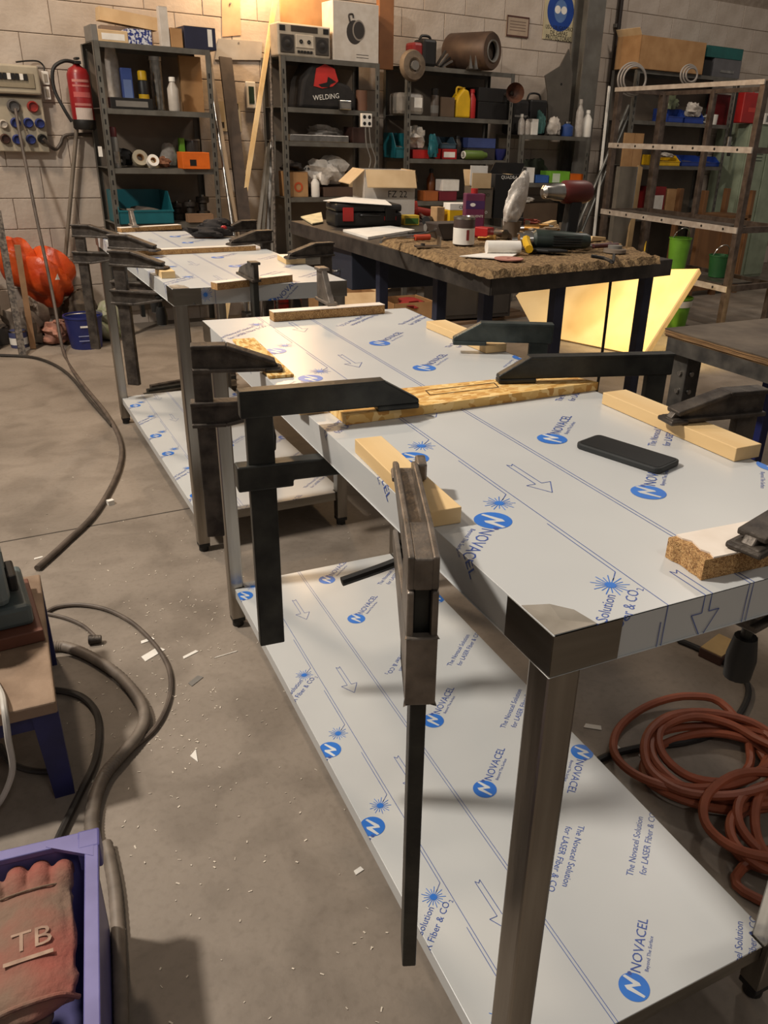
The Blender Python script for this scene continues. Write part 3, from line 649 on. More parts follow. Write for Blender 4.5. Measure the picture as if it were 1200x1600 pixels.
# paint can
P = onz(724, 382, ZC); o = thing('paint_can', 'round paint can with white label and brown band on the carpet mat', 'can', (P.x, P.y, ZC), 0)
can(o, .043, .105, plain((92, 76, 70), .35, .4), SILVER, PAPER, (.03, .62))
MB().b(-.012, .0, -.0445, -.0435, .02, .06).build('label_stripe', plain((150, 60, 60)), o)
# grey tray
P = onz(700, 372, ZC); o = thing('plastic_tray', 'dark grey plastic tray left of the paint can', 'tray', (P.x, P.y, ZC), .1)
TR = plain((74, 66, 62), .5)
MB().prism([(-.055, 0), (-.085, .06), (.06, .06), (.05, 0)], -.05, -.047, 'y').prism([(-.055, 0), (-.085, .06), (.06, .06), (.05, 0)], .047, .05, 'y').prism([(-.085, .06), (-.055, 0), (-.052, 0), (-.082, .06)], -.05, .05, 'y').b(-.055, .05, -.05, .05, 0, .003).build('shell', TR, o)
MB().b(-.085, .06, -.052, .052, .058, .064).build('rim', TR, o)
# hacksaw / screwdriver
P = onz(648, 376, ZC); o = thing('screwdriver', 'red handled screwdriver lying at the left edge of the carpet mat', 'tool', P, .05); MB().cyl((0, 0, .012), (.07, 0, .012), .012).build('handle', plain((190, 70, 40), .4), o, True); MB().cyl((-.08, 0, .012), (0, 0, .012), .004).build('shaft', SILVER, o, True)
A = [onz(595, 378, ZC+.02), onz(612, 371, ZC+.02), onz(660, 366, ZC+.02), onz(690, 357, ZC+.04)]
tag(MB().tube(A, .006).build('bent_rod', SILVER, None, True), 'bright bent steel rod across the left edge of the carpet mat', 'rod')
# paper roll and sheet
P = onz(786, 388, ZC+.02); o = thing('paper_roll', 'white paper roll partly unrolled on the carpet mat', 'roll', (P.x, P.y, ZC), -.25)
MB().cyl((-.065, 0, .024), (.065, 0, .024), .024).build('roll', PAPER, o, True); MB().prism([(-.065, .0), (.05, -.02), (-.03, -.16), (-.19, -.09)], .001, .004, 'z').build('loose_sheet', PAPER, o)
for i, (px, py, c, lab) in enumerate(((795, 405, (176, 120, 106), 'pink sanding disc lying in front of the white paper roll'), (788, 366, (150, 80, 70), 'red sanding disc lying behind the white paper roll'))):
    P = onz(px, py, ZC+.002); o = thing('sanding_disc', lab, 'disc', P, 0, 'sanding discs'); MB().lathe([(.008, 0), (.052, 0), (.052, .004), (.008, .004), (.008, 0)], 22, cap=False).build('disc', plain(c, .8), o, True)
# plastic cup and bag
P = onz(798, 372, ZC); o = thing('plastic_pot', 'smoky plastic pot standing right of the paint can', 'pot', P, 0); MB().lathe([(.033, 0), (.042, .068), (.044, .07), (.040, .068), (.031, .003)], 22).build('body', plain((120, 106, 92), .35), o, True)
o = thing('plastic_bag', 'crumpled clear plastic bag stuffed into the smoky pot', 'bag', (P.x, P.y, ZC+.072), .3); fuse(MB().blob((0, 0, 0), (.050, .026, .115), .22, 92, 30, 22, X=Matrix.Translation((.022, 0, .085)) @ Matrix.Rotation(.42, 4, 'Y')).blob((0, 0, 0), (.040, .030, .05), .15, 95, 22, 14, X=Matrix.Translation((-.004, 0, .03))).build('bag', BAGW, o, True), .005)
MB().prism([(.035, .155), (.05, .195), (.082, .17), (.075, .14)], -.006, .006, 'y').build('twisted_end', CLEAR, o, bevel=.004)
# QUADRA / TURBO cartons
P = onz(765, 345, ZB); o = thing('cardboard_carton', 'grey lettered carton with its top flaps open, at the back of the workbench', 'box', (P.x+.02, P.y+.18, ZB), -.08)
carton(o, .13, .12, .17, plain((96, 84, 70), .7), True, (('y1', .09, 1.2),)); lettering(o, 'TURBO', .085, .0, -.0606, .13, plain((40, 34, 28))); lettering(o, 'TURBO', .07, .0, -.0606, .035, PAPER)
MB().b(-.075, .045, -.066, -.062, .165, .245).build('front_flap', CARDP, o); MB().b(-.03, .08, .06, .064, .17, .28).build('white_flap', PAPER, o)
P = onz(800, 345, ZB); o = thing('cardboard_carton', 'black carton with white lettering and a raised lid, behind the plastic bag', 'box', (P.x+.06, P.y+.22, ZB), -.08)
carton(o, .20, .18, .24, BLACK, False); lettering(o, 'QUADRA', .105, -.01, -.0906, .225, PAPER); lettering(o, 'QUADRA', .06, .06, -.0906, .03, PAPER)
MB().prism([(-.10, .24), (.10, .24), (.13, .30), (-.07, .30)], -.01, -.006, 'y').build('lid', BLACK, o)
# clutter of small tools in the middle
rd = random.Random(5)
spots = [(824, 377), (826, 366), (838, 374), (850, 362), (818, 384), (846, 380), (864, 368), (780, 372), (676, 362), (670, 352), (684, 358), (884, 372)]
labs = ['knurled steel fitting', 'brass hose coupling', 'steel socket', 'short brass pipe stub', 'yellow handled chisel', 'steel drill chuck', 'bronze bushing', 'steel ring nut', 'grey pipe clip', 'black cable gland', 'dull steel collar', 'small brown handled awl']
where = ['behind the white roll', 'right of the plastic pot', 'left of the angle grinder', 'behind the angle grinder head', 'beside the pink sanding disc', 'before the white rag', 'under the drill', 'behind the paint can', 'by the red hand tool', 'left of the white-lidded carton', 'beside the grey tray', 'beside the drill battery']
for i, (px, py) in enumerate(spots):
    P = onz(px, py, ZC); m_ = [SILVER, mat('brass', (176, 132, 70), (130, 92, 46), .35, .9), STEEL, MATS['brass'], YEL, SILVER, MATS['brass'], SILVER, GREYP, BLACK, CAST, plain((110, 70, 44))][i]
    o = thing('small_fitting', labs[i]+' lying on the workbench '+where[i], 'fitting', P, rd.uniform(0, 3), 'small tools on the workbench'); sc_ = rd.uniform(1.2, 1.7); o.scale = (sc_, sc_, sc_)
    MB().cyl((-.03, 0, .014), (.012, 0, .014), .013, .011, 12).build('barrel', m_, o, True); MB().cyl((.012, 0, .014), (.034, 0, .014), .008, .006, 10).build('spigot', SILVER, o, True)
# more loose tools and offcuts between the grinder and the cartons
for i, (px, py, kind, lab) in enumerate(((836, 358, 'steel', 'short steel angle offcut behind the fittings on the workbench'), (858, 352, 'wood', 'small wooden wedge behind the white rag on the workbench'), (878, 360, 'steel', 'bright steel bracket left of the drill on the workbench'), (806, 354, 'black', 'black plastic clip box beside the plastic bag'), (756, 372, 'red', 'red push-button box right of the solvent tin'), (770, 380, 'brass', 'brass nozzle between the solvent tin and the pot'), (668, 386, 'steel', 'steel bracket lying in front of the grey tray'), (930, 376, 'wood', 'pale wooden stick behind the pliers'))):
    P = onz(px, py, ZC); o = thing('loose_part', lab, 'part', P, .5*i, 'loose parts on the workbench')
    m_ = {'steel': SILVER, 'wood': PINE, 'black': BLACK, 'card': GREYP, 'red': RED, 'brass': MATS['brass']}[kind]
    if kind == 'steel': MB().prism([(-.05, 0), (.05, 0), (.05, .006), (-.044, .006), (-.044, .04), (-.05, .04)], -.018, .018, 'y').build('angle', m_, o); MB().cyl((.02, 0, .006), (.02, 0, .014), .009, n=8).build('nut', CAST, o, True)
    elif kind == 'wood': MB().prism([(-.06, 0), (.06, 0), (.05, .022), (-.06, .012)], -.016, .016, 'y').build('wedge', m_, o, bevel=.002); MB().b(-.061, -.059, -.016, .016, 0, .012).build('sawn_end', CARD, o)
    elif kind == 'brass': MB().lathe([(.016, 0), (.016, .02), (.009, .03), (.009, .06), (.005, .065)], 14, 0, Matrix.Translation((0, 0, .016)) @ Matrix.Rotation(PI/2, 4, 'Y')).build('nozzle', m_, o, True); MB().cyl((-.012, 0, .016), (.0, 0, .016), .020, n=6).build('hex', m_, o)
    else: MB().b(-.035, .035, -.025, .025, 0, .045).build('body', m_, o, bevel=.004); MB().cyl((0, -.025, .024), (0, -.032, .024), .014).build('button', PAPER, o, True)
# angle grinder
P = onz(868, 392, ZC); o = thing('angle_grinder', 'dark green angle grinder lying on the carpet mat with its cable over the edge', 'grinder', (P.x, P.y, ZC), -.35); o.scale = (1.15, 1.1, 1.1)
GRN = mat('grinder_green', (48, 58, 52), (34, 42, 38), .4)
MB().lathe([(.024, -.085), (.034, -.075), (.034, -.02), (.029, .05), (.027, .10), (.020, .115)], 18, 0, Matrix.Translation((0, 0, .036)) @ Matrix.Rotation(PI/2, 4, 'Y')).build('body', GRN, o, True)
MB().cyl((-.085, 0, .036), (-.13, 0, .034), .026, .022).cyl((-.11, 0, .045), (-.11, 0, .006), .020).build('gear_head', SILVER, o, True)
MB().prism([(-.07+.0, -.02), (.0, -.05), (.02, -.09), (-.05, -.10), (-.11, -.07), (-.13, -.03)], .004, .014, 'z').build('guard', PLAST, o, bevel=.003)
MB().tube([(-.11, -.02, .04), (-.115, -.06, .028), (-.12, -.12, .018)], .014).build('side_handle', YEL, o, True)
for i in range(5): MB().b(-.02, .08, -.036+.0, -.031, .020+i*.008, .023+i*.008).build('rib', PLAST, o)
A = [onz(924, 400, ZC+.02), onz(945, 404, ZC+.012), onz(957, 410, ZC+.006), onz(955, 425, BH-.02)]
P5 = onz(952, 418, BH-.03); bx, by = P5.x-.01, P5.y-.03
A = A[:3]+[Vector((bx, by, BH-.01)), Vector((bx, by-.005, .5)), Vector((bx-.01, by, .2)), Vector((bx+.02, by+.05, .008)), Vector((bx+.2, by-.2, .007))]
tag(MB().tube(A, .006).build('power_cable', RUBBER, None, True), 'thin black power cable hanging over the edge of the workbench', 'cable')
# drill
P = onz(900, 392, ZC); o = thing('cordless_drill', 'dark red cordless drill standing on its battery on the workbench', 'drill', (P.x+.03, P.y+.10, ZC), .1); o.scale = (1.14, 1.14, 1.2)
DR = plain((96, 34, 28), .45)
MB().b(-.045, .035, -.04, .04, 0, .045).build('battery', PLAST, o, bevel=.008); MB().prism([(-.03, .045), (.022, .045), (.034, .15), (-.016, .15)], -.019, .019, 'y').build('grip', PLAST, o, bevel=.008)
MB().lathe([(.030, -.05), (.036, -.03), (.036, .06), (.028, .075)], 18, 0, Matrix.Translation((.02, 0, .175)) @ Matrix.Rotation(-PI/2, 4, 'Y')).build('housing', DR, o, True)
MB().lathe([(.028, 0), (.026, .03), (.021, .045), (.021, .075), (.010, .085)], 16, 0, Matrix.Translation((-.055, 0, .175)) @ Matrix.Rotation(-PI/2, 4, 'Y')).build('chuck', SILVER, o, True)
P = onz(862, 368, ZC); o = thing('cotton_rag', 'crumpled off-white rag lying behind the angle grinder', 'cloth', (P.x, P.y, ZC), .2); MB().blob((0, 0, .012), (.09, .06, .022), .5, 4, flat=.5).build('rag', mat('dirty_rag', (206, 190, 166), (170, 150, 126), .9), o, True)
P = onz(822, 352, ZC); o = thing('cotton_rag', 'small reddish rag behind the clutter of fittings', 'cloth', (P.x, P.y, ZC), .2); MB().blob((0, 0, .012), (.07, .04, .018), .4, 14, flat=.5).build('rag', plain((150, 76, 62), .9), o, True)
P = onz(938, 388, ZC); o = thing('pliers', 'dark red handled pliers lying right of the drill', 'pliers', P, .15); MB().tube([(-.07, .012, .010), (0, 0, .010), (.08, .022, .012)], .009).tube([(-.05, -.006, .010), (0, 0, .010), (.08, -.020, .012)], .009).build('handles', plain((84, 36, 32), .5), o, True); MB().b(-.12, -.06, -.014, .014, .003, .016).build('jaws', SILVER, o, bevel=.003)
P = onz(960, 394, ZC); o = thing('flap_disc', 'small round grinding disc lying at the right end of the carpet mat', 'disc', P, 0); MB().lathe([(.012, .0), (.046, 0), (.044, .012), (.03, .014)], 22).build('pad', plain((120, 106, 92), .7), o, True); MB().cyl((0, 0, .012), (0, 0, .026), .028).build('hub', GREYP, o, True)

# ================================================================ things under the workbench
def floorbox(label, px, py, w, d, h, rz, flaps, m=CARD):
    P = onz(px, py, 0); o = thing('cardboard_carton', label, 'box', (P.x, P.y, 0), rz); carton(o, w, d, h, m, True, flaps); return o
floorbox('large plain cardboard carton on the floor under the far end of the workbench', 535, 508, .44, .34, .27, -.05, (('y0', .14, -.6), ('x1', .12, .2)))
floorbox('open cardboard carton with a red cloth, on the floor between the bench legs', 632, 508, .34, .30, .20, .05, (('x1', .1, -.9),))
P = onz(632, 508, 0); o = thing('red_cloth', 'red cloth spilling out of the open carton under the bench', 'cloth', (P.x, P.y, .12), 0); MB().blob((.02, -.05, .05), (.10, .09, .05), .4, 9).build('cloth', plain((150, 40, 36), .85), o, True)
P = onz(728, 497, 0); o = thing('steel_cabinet', 'low dark steel cabinet under the workbench', 'cabinet', (P.x, P.y, 0), -.05)
MB().b(-.30, .30, -.2, .2, .04, .42).build('body', plain((52, 47, 44), .5), o, bevel=.004); 
for x in (-.28, .01): MB().b(x, x+.27, -.206, -.2, .07, .40).build('door', plain((60, 55, 51), .5), o, bevel=.002)
P = onz(760, 500, 0); o = thing('scrap_plank', 'dusty scrap planks on the floor under the workbench', 'wood', (P.x, P.y, 0), .2)
for i in range(3): MB().b(-.45, .45, -.06+i*.13, .05+i*.13, 0, .022+.006*i).build('plank', plain((122, 96, 72), .8), o)
P = onz(700, 372, 0)
# red toolbox behind the far table's near apron
P = onz(432, 520, 0); o = thing('red_box', 'red metal box on the floor behind the far table', 'box', (P.x+.25, P.y+.5, 0), 0); MB().b(-.09, .09, -.07, .07, 0, .16).build('body', RED, o, bevel=.004); MB().b(-.092, .092, -.072, .072, .12, .135).build('rim', plain((120, 24, 24)), o)

# ================================================================ the lit board leaning under the workbench
Q0, Qa, Q4 = onz(1005, 556, .012), onz(875, 530, .012), onz(1092, 420, .57)
nrm = (Qa-Q0).cross(Q4-Q0).normalized()
if nrm.dot(CAM-Q0) > 0: nrm = -nrm
def onp(px, py): d = ray(px, py); return CAM+d*((Q0-CAM).dot(nrm)/d.dot(nrm))
Q = [Q0, onp(838, 522), onp(806, 462), onp(846, 424), Q4]
o = thing('plywood_panel', 'large pale yellow plywood panel leaning under the right end of the workbench', 'panel', Q[0])
v = [p-Q[0] for p in Q]; v2 = [p-Q[0]+nrm*.05 for p in Q]; n = len(v)
MB().add(v+v2, [tuple(range(n)), tuple(range(2*n-1, n-1, -1))]+[(k, n+k, n+(k+1) % n, (k+1) % n) for k in range(n)]).build('sheet', mat('pale_plywood', (226, 200, 148), (212, 182, 128), .6, 0, 3, 4, .05, 20), o)
e = (v[4]-v[0]); MB().beam(v[0]+nrm*.025, v[4]+nrm*.025, .012, .055, up=nrm).build('edge_strip', plain((150, 132, 108), .7), o)

# ================================================================ plywood-topped table at the right
ez = .75; E0 = onz(1058, 518, ez)
t = thing('side_table', 'plywood-topped steel table at the right edge of the picture', 'table', (E0.x, E0.y, 0), .03)
PLY = mat('worn_ply_top', (104, 92, 78), (74, 63, 52), .5, 0, 7, 7, .1, 40); PLE = mat('ply_edge', (150, 116, 76), (86, 62, 40), .8, 0, 60, 3, 0, None, (.2, .2, 8))
tp = MB().b(0, 1.25, -1.3, .06, ez-.004, ez).build('top', PLY, t)
for i in range(4): MB().b(.002*i*(1 if i % 2 else 0), 1.25, -1.3, .058, ez-.010-.006*i, ez-.0045-.006*i).build('ply', PLE, tp)
FR = mat('table_frame_steel', (96, 92, 86), (62, 60, 58), .45, .4, 15)
for a, c in (((.02, -1.28), (.02, .04)), ((.02, .04), (1.2, .04))): MB().beam((a[0], a[1], ez-.053), (c[0], c[1], ez-.053), .04, .05).build('frame_rail', FR, t)
for x, y, m_ in ((.075, .0, FR), (1.15, .0, FR), (.075, -1.2, FR)):
    lg = MB().b(x-.035, x+.035, y-.035, y+.035, 0, ez-.078).build('leg', m_, t, bevel=.003)
    for z in (.60, .535):
        MB().cyl((x-.036, y-.01, z), (x-.043, y-.01, z), .009, n=10).build('bolt', SILVER, lg, True); MB().cyl((x-.01, y-.036, z), (x-.01, y-.043, z), .009, n=10).build('bolt', SILVER, lg, True)
P = onz(1196, 580, ez-.12); o = thing('bench_vise', 'black cast fitting hanging under the edge of the plywood-topped table', 'vise', (P.x, P.y, ez-.20), 0)
MB().b(-.03, .12, -.05, .05, .06, .122).build('body', CAST, o, bevel=.006); MB().cyl((-.045, 0, .085), (.0, 0, .085), .022).build('spindle', PLAST, o, True); MB().b(.02, .06, -.02, .02, -.28, .06).build('bracket', NAVY, o, bevel=.004)

# ================================================================ steel rack frame at the right
FLx = Vector((4.22, 5.36, 0)); FRx = Vector((4.20, 3.84, 0)); dp = Vector((.52, .06, 0))
rk = thing('rack_frame', 'bare steel rack frame with pale drilled rails in front of the shelves at the right', 'rack', FLx)
POST = mat('brown_steel_post', (112, 98, 88), (84, 72, 64), .42, .5, 20, 4, .05, 50)
RAIL = mat('pale_rail', (206, 196, 184), (180, 168, 156), .45, .2, 20)
for p_, w_ in ((FLx, .045), (FRx, .045), (FLx+dp, .06), (FRx+dp, .045), ((FLx*.62+FRx*.38)+dp, .04)):
    q_ = p_-FLx; MB().b(q_.x-w_/2, q_.x+w_/2, q_.y-w_/2, q_.y+w_/2, 0, 1.74).build('post', POST, rk, bevel=.002)
hole = None
D = FRx-FLx
for z, h in ((1.735, .03), (1.33, .038), (.82, .040), (.42, .040)):
    rl = MB().beam(Vector((-.026, .02, z)), D+Vector((-.026, -.02, z)), .012, h).build('front_rail', RAIL, rk)
    MB().beam(Vector((0, .02, z))+dp, D+Vector((0, -.02, z))+dp, .02, h).build('rear_rail', POST, rk)
    for q_ in (Vector((0, 0, 0)), D): MB().beam(q_+Vector((0, 0, z)), q_+dp+Vector((0, 0, z)), .03, h).build('cross_rail', POST, rk)
    if z < 1.5:
        for i in range(7):
            c_ = D*((i+.5)/7)+Vector((-.0325, 0, z)); MB().cyl(c_, c_+Vector((-.0015, 0, 0)), .009, n=10).build('drilled_hole', BLACK, rl, True)
MB().beam(Vector((.1, -.1, .835)), D+Vector((.1, .1, .835)), .16, .012).build('tray', mat('tray_steel', (120, 112, 104), (92, 84, 78), .4, .6), rk)
MB().beam(Vector((.2, -.1, .435)), D+Vector((.2, .1, .435)), .3, .012).build('tray', MATS['tray_steel'], rk)
# ladder-like offcut standing on the second tray, green pails on the lower tray
for px, py, r, h, lab in ((1099, 497, .085, .24, 'lime green pail on the floor behind the rack frame'), (1143, 470, .08, .16, 'dark green tub with a lid right of the lime pail')):
    P = onz(px, py, 0); P = Vector((P.x-.3, P.y-.25, .0)) if px < 1120 else Vector((4.45, 4.2, .445))
    if px < 1120: P = Vector((4.42, 4.62, .445))
    o = thing('pail', lab.replace('on the floor behind the rack frame', 'standing on the low tray of the rack frame'), 'pail', P, 0, 'green pails')
    MB().lathe([(r*.8, 0), (r, h), (r*1.05, h), (r*1.05, h-.01), (r*.96, h-.01), (r*.78, .01)], 24).build('body', GREEN if px < 1120 else plain((40, 96, 50), .5), o, True)
    MB().tube([(-r, 0, h-.01), (-r*.7, -.02, h+.05), (0, -.03, h+.075), (r*.7, -.02, h+.05), (r, 0, h-.01)], .004).build('handle', SILVER, o, True)
P = Vector((4.42, 4.62, .11)); o = thing('bucket', 'lime green bucket on the floor under the low tray of the rack frame', 'bucket', (4.40, 4.55, 0), 0)
MB().lathe([(.11, 0), (.135, .24), (.142, .24), (.142, .228), (.130, .228), (.105, .01)], 24).build('body', GREEN, o, True); MB().lathe([(.136, .17), (.139, .22)], 24, cap=False).build('label', PAPER, o, True)
# ================================================================ shelving units along the rear wall
TF = .40
def shelf_unit(label, s0, s1, levels, tf=TF, tb=.035, top=None, back=True, m=SHELFM, name='shelving_unit'):
    o = thing(name, label, 'shelves', W((s0+s1)/2, tf), WB); w = s1-s0; d = tf-tb; top = top or levels[0]
    for x in (-w/2, w/2-.035):
        for y in (0, d-.035):
            pm_ = MB().b(x, x+.035, y if y == 0 else y+.032, (y+.003) if y == 0 else y+.035, 0, top)
            if x < 0: pm_.b(x, x+.003, y, y+.035, 0, top)
            else: pm_.b(x+.032, x+.035, y, y+.035, 0, top)
            ps = pm_.build('post', m, o)
            if y == 0:
                sl = MB().b(x+.012, x+.021, -.0008, 0, .45, .48)
                for k in range(1, int((top-.5)/.06)): sl.b(x+.012, x+.021, -.0008, 0, .45+k*.06, .48+k*.06)
                tag(sl.build('slots', BLACK, ps), None, None, None, 'stuff')
    for z in levels:
        MB().b(-w/2+.004, w/2-.004, .004, d-.004, z-.004, z).b(-w/2+.004, w/2-.004, .0035, .006, z-.032, z).b(-w/2+.004, w/2-.004, d-.006, d-.004, z-.032, z).build('shelf_board', m, o)
    if back: MB().b(-w/2+.003, w/2-.003, d+.001, d+.004, .1, top-.03).build('shade_sheet', BACKSHADE, o)  # added sheet standing in for the shaded wall behind the unit
    return o
z1 = [1.815, 1.445, 1.092, .745, .34]; z2 = [1.822, 1.505, 1.285, .905, .45]; z3 = [1.832, 1.492, 1.185, .868, .40]; z4 = [1.388, 1.008, .60]; z5 = [1.955, 1.545, 1.165, .70]
TOPZ = 0
shelf_unit('grey slotted-angle shelving unit beside the fire extinguisher', .335, 1.075, z1)
shelf_unit('grey slotted-angle shelving unit with the boombox on top', 1.575, 2.36, z2)
shelf_unit('grey shelving unit with the big brown cylinder on top', 2.60, 3.625, z3)
shelf_unit('lower grey shelving unit between the brown cylinder unit and the steel column', 3.74, 4.52, z4, back=False)
shelf_unit('tall grey shelving unit behind the rack frame, with blue and yellow bins', 5.0, 6.36, z5, tb=.075)

def item(name, label, cat, x0, x1, ytop, zs, depth=None, t=None, group=None, rz=0, setback=.03, lift=0):
    """a thing on a shelf: pixel extent at its front face gives its width and height"""
    t = (TF-setback) if t is None else t
    a, _ = onw(x0, ytop, t); c, _ = onw(x1, ytop, t); _, zt_ = onw((x0+x1)/2, ytop, t)
    w = abs(c-a); h = max(.012, zt_-zs-.001); d = depth or w
    o = thing(name, label, cat, W((a+c)/2, t-d/2, zs+.001+lift), WB+rz, group); return o, w, d, h
def simple_box(name, label, x0, x1, ytop, zs, m, depth=.12, cat='box', label_m=None, tape=None, **k):
    o, w, d, h = item(name, label, cat, x0, x1, ytop, zs, depth, **k)
    global TOPZ
    TOPZ = o.location.z+h+.0015
    MB().b(-w/2, w/2, -d/2, d/2, 0, h).build('body', m, o, bevel=.003)
    if label_m: MB().b(-w*.38, w*.38, -d/2-.0008, -d/2, h*.18, h*.72).build('label', label_m, o)
    else: MB().b(-w*.5+.001, w*.5-.001, -d/2-.0006, d/2, h-.0004, h+.0008).build('lid', tape or m, o)
    return o
def lump(name, label, x0, x1, ytop, zs, m, seed, cat='cloth', depth=.16, amp=.45, **k):
    o, w, d, h = item(name, label, cat, x0, x1, ytop, zs, depth, **k)
    MB().blob((0, 0, h*.5), (w*.47, d*.45, h*.5), amp, seed, flat=.85).build('heap', m, o, True); return o
# ---- unit beside the extinguisher
Z = z1[0]
simple_box('carton', 'flat pale carton with a white label on the shelf beside the extinguisher', 152, 199, 47, Z, CARDP, .16, label_m=PAPER)
simple_box('carton', 'blue and white patterned carton on the first shelving unit', 199, 236, 46, Z, mat('blue_pattern', (206, 208, 214), (38, 52, 120), .5, 0, 70, 2, contrast=(.47, .53)), .15)
simple_box('carton', 'grey metal tray at the left end on top of the first shelving unit', 141, 151, 38, Z, GREYP, .2)
o, w, d, h = item('lamp_carton', 'long pale fluorescent lamp carton lying across the boxes', 'box', 150, 240, 12, Z, .1, t=.2); MB().b(-w/2, w/2, -.05, .05, h*.55, h*.9, 0, Matrix.Rotation(.09, 4, 'Y')).build('body', CARDP, o); MB().b(-w/2+.02, w/2-.02, -.04, .05, 0, h*.5).build('support_block', plain((132, 112, 96)), o)
simple_box('carton', 'tall narrow white carton on top of the first shelving unit', 247, 261, 10, Z, WHITEB, .05)
simple_box('carton', 'small brown carton right of the tall white carton', 265.5, 284, 44, Z, CARD, .08)
o = simple_box('carton', 'dark blue carton with beige lid overhanging the first shelving unit', 287, 336, 42, Z, plain((38, 40, 62), .5), .22, tape=CARDP); MB().b(.05, .08, -.1112, -.11, .02, .12).build('label', PAPER, o)
Z = z1[1]
o, w, d, h = item('plastic_sleeve', 'tall translucent plastic sleeve at the left of the second shelf', 'sleeve', 163, 185, 74, Z, t=.24); MB().lathe([(w*.4, 0), (w*.5, .02), (w*.48, h*.8), (w*.36, h)], 18).build('sleeve', CLEAR, o, True); MB().lathe([(w*.40, h), (w*.42, h+.01), (w*.2, h+.012)], 16).build('cap', GREYP, o, True)
simple_box('carton', 'small blue carton with a white clip print on the second shelf', 188, 205, 106, Z, plain((62, 84, 150), .5), .05, t=.28, label_m=plain((120, 140, 190)))
o, w, d, h = item('spray_can', 'black spray can with yellow cap on the second shelf', 'can', 215, 231, 110, Z, t=.28); spray(o, w/2, h, BLACK, YEL, YEL)
o, w, d, h = item('flexible_duct', 'crinkled silver flexible duct standing on the second shelf', 'duct', 233, 254, 88, Z, t=.2)
MB().lathe([(w*.46*(1+.07*(i % 2)), h*i/26) for i in range(27)], 18).build('duct', mat('foil_duct', (186, 180, 170), (140, 134, 126), .25, .9, 30), o, True); MB().lathe([(w*.5, h*.93), (w*.52, h), (w*.4, h)], 18).build('collar', SILVER, o, True)
simple_box('carton', 'flat black carton with barcode label at the front of the second shelf', 172, 238, 153, Z, BLACK, .07, label_m=GREYP, setback=-.0)
o, w, d, h = item('plastic_bottle', 'white plastic bottle right of the silver duct', 'bottle', 262, 279, 120, Z); bottle(o, w/2, h, plain((190, 182, 172), .4), PAPER, .45)
simple_box('board', 'brown cardboard sheet standing at the right end of the second shelf', 279, 313, 88, Z, CARD, .03, cat='cardboard', t=.2)
Z = z1[2]
o, w, d, h = item('spray_can', 'grey spray can with dark nozzle on the third shelf', 'can', 167, 184, 198, Z); spray(o, w/2, h, GREYP, plain((90, 30, 28)), SILVER)
lump('tool_heap', 'black tangle of straps at the left of the third shelf', 176, 210, 232, Z, RUBBER, 3, 'straps', .14, .3, t=.25)
for px, R_, lab, m_ in ((216, 12, 'tilted cream tape roll left of the white one on the third shelf', CREAM), (238, 13, 'large cream tape roll in the middle of the third shelf', plain((206, 188, 150))), (236, 9, 'small white tape roll at the front of the third shelf', PAPER)):
    o, w, d, h = item('tape_roll', lab, 'tape', px-R_, px+R_, 225, Z, .05, t=.37 if R_ == 9 else .25, group='tape rolls'); roll(o, w/2, w*.25, .045, m_, tilt=1.2 if R_ != 13 else 0)
lump('parts_bag', 'clear bag of brown parts right of the tape rolls', 252, 280, 226, Z, CLEAR, 8, 'bag', .13, .25, t=.2)
lump('leather_scraps', 'brown leather scraps on the third shelf before the orange box', 250, 268, 246, Z, plain((120, 78, 54), .8), 21, 'scraps', .1, .3)
simple_box('strip', 'narrow lime green carton standing behind the orange box', 280, 288, 216, Z, GREEN, .04, t=.2)
o, w, d, h = item('glass_jar', 'dark glass jar standing behind the orange box', 'jar', 291, 315, 218, Z, t=.22); can(o, w/2, h, plain((66, 60, 54), .2), GREYP)
o = simple_box('carton', 'orange plastic box with a dark opening at the end of the third shelf', 284, 327, 238, Z, ORANGE, .12, label_m=ORANGE, setback=-.02); MB().b(-.045, .0, -.0612-.0, -.0605, .02, .06).build('opening', BLACK, o)
Z = z1[3]
def bin_(name, label, x0, x1, ytop, zs, m, depth=.2, **k):
    o, w, d, h = item(name, label, 'bin', x0, x1, ytop, zs, depth, **k); t = .004
    MB().b(-w/2, w/2, -d/2, d/2, 0, t).b(-w/2, w/2, d/2-t, d/2, 0, h).prism([(-d/2, 0), (-d/2, h*.42), (-d*.2, h), (d/2, h), (d/2, 0)], -w/2, -w/2+t, 'x').prism([(-d/2, 0), (-d/2, h*.42), (-d*.2, h), (d/2, h), (d/2, 0)], w/2-t, w/2, 'x').b(-w/2, w/2, -d/2, -d/2+t, 0, h*.42).build('shell', m, o)
    MB().b(-w/2-.004, w/2+.004, -d/2-.004, -d/2+.004, h*.38, h*.44).build('front_lip', m, o); MB().blob((0, 0, h*.25), (w*.4, d*.4, h*.2), .3, 5).build('contents', plain((96, 88, 80), .7), o, True); return o
bin_('storage_bin', 'teal open-front storage bin on the lowest visible shelf of the first unit', 182, 268, 300, Z, TEAL, .3, setback=-.02)
for i, (x0, x1, yt, lab) in enumerate(((268, 292, 318, 'dark cast pulley right of the teal bin'), (290, 312, 316, 'greasy motor part behind the small wooden box'), (308, 332, 308, 'coil of dark wire at the end of the teal bin shelf'))):
    o, w, d, h = item('machine_part', lab, 'part', x0, x1, yt, Z, .12, t=.22+.03*(i % 2)); w *= .85; MB().lathe([(w*.2, 0), (w*.5, .0), (w*.5, h*.35), (w*.3, h*.4), (w*.3, h*.7), (w*.48, h*.75), (w*.48, h), (w*.15, h)], 18).build('body', CAST, o, True); MB().cyl((0, 0, h), (0, 0, h+.012), w*.14).build('shaft', SILVER, o, True)
simple_box('carton', 'small wooden box in front of the machine parts', 294, 334, 335, Z, plain((140, 108, 80), .8), .07, setback=-.01)

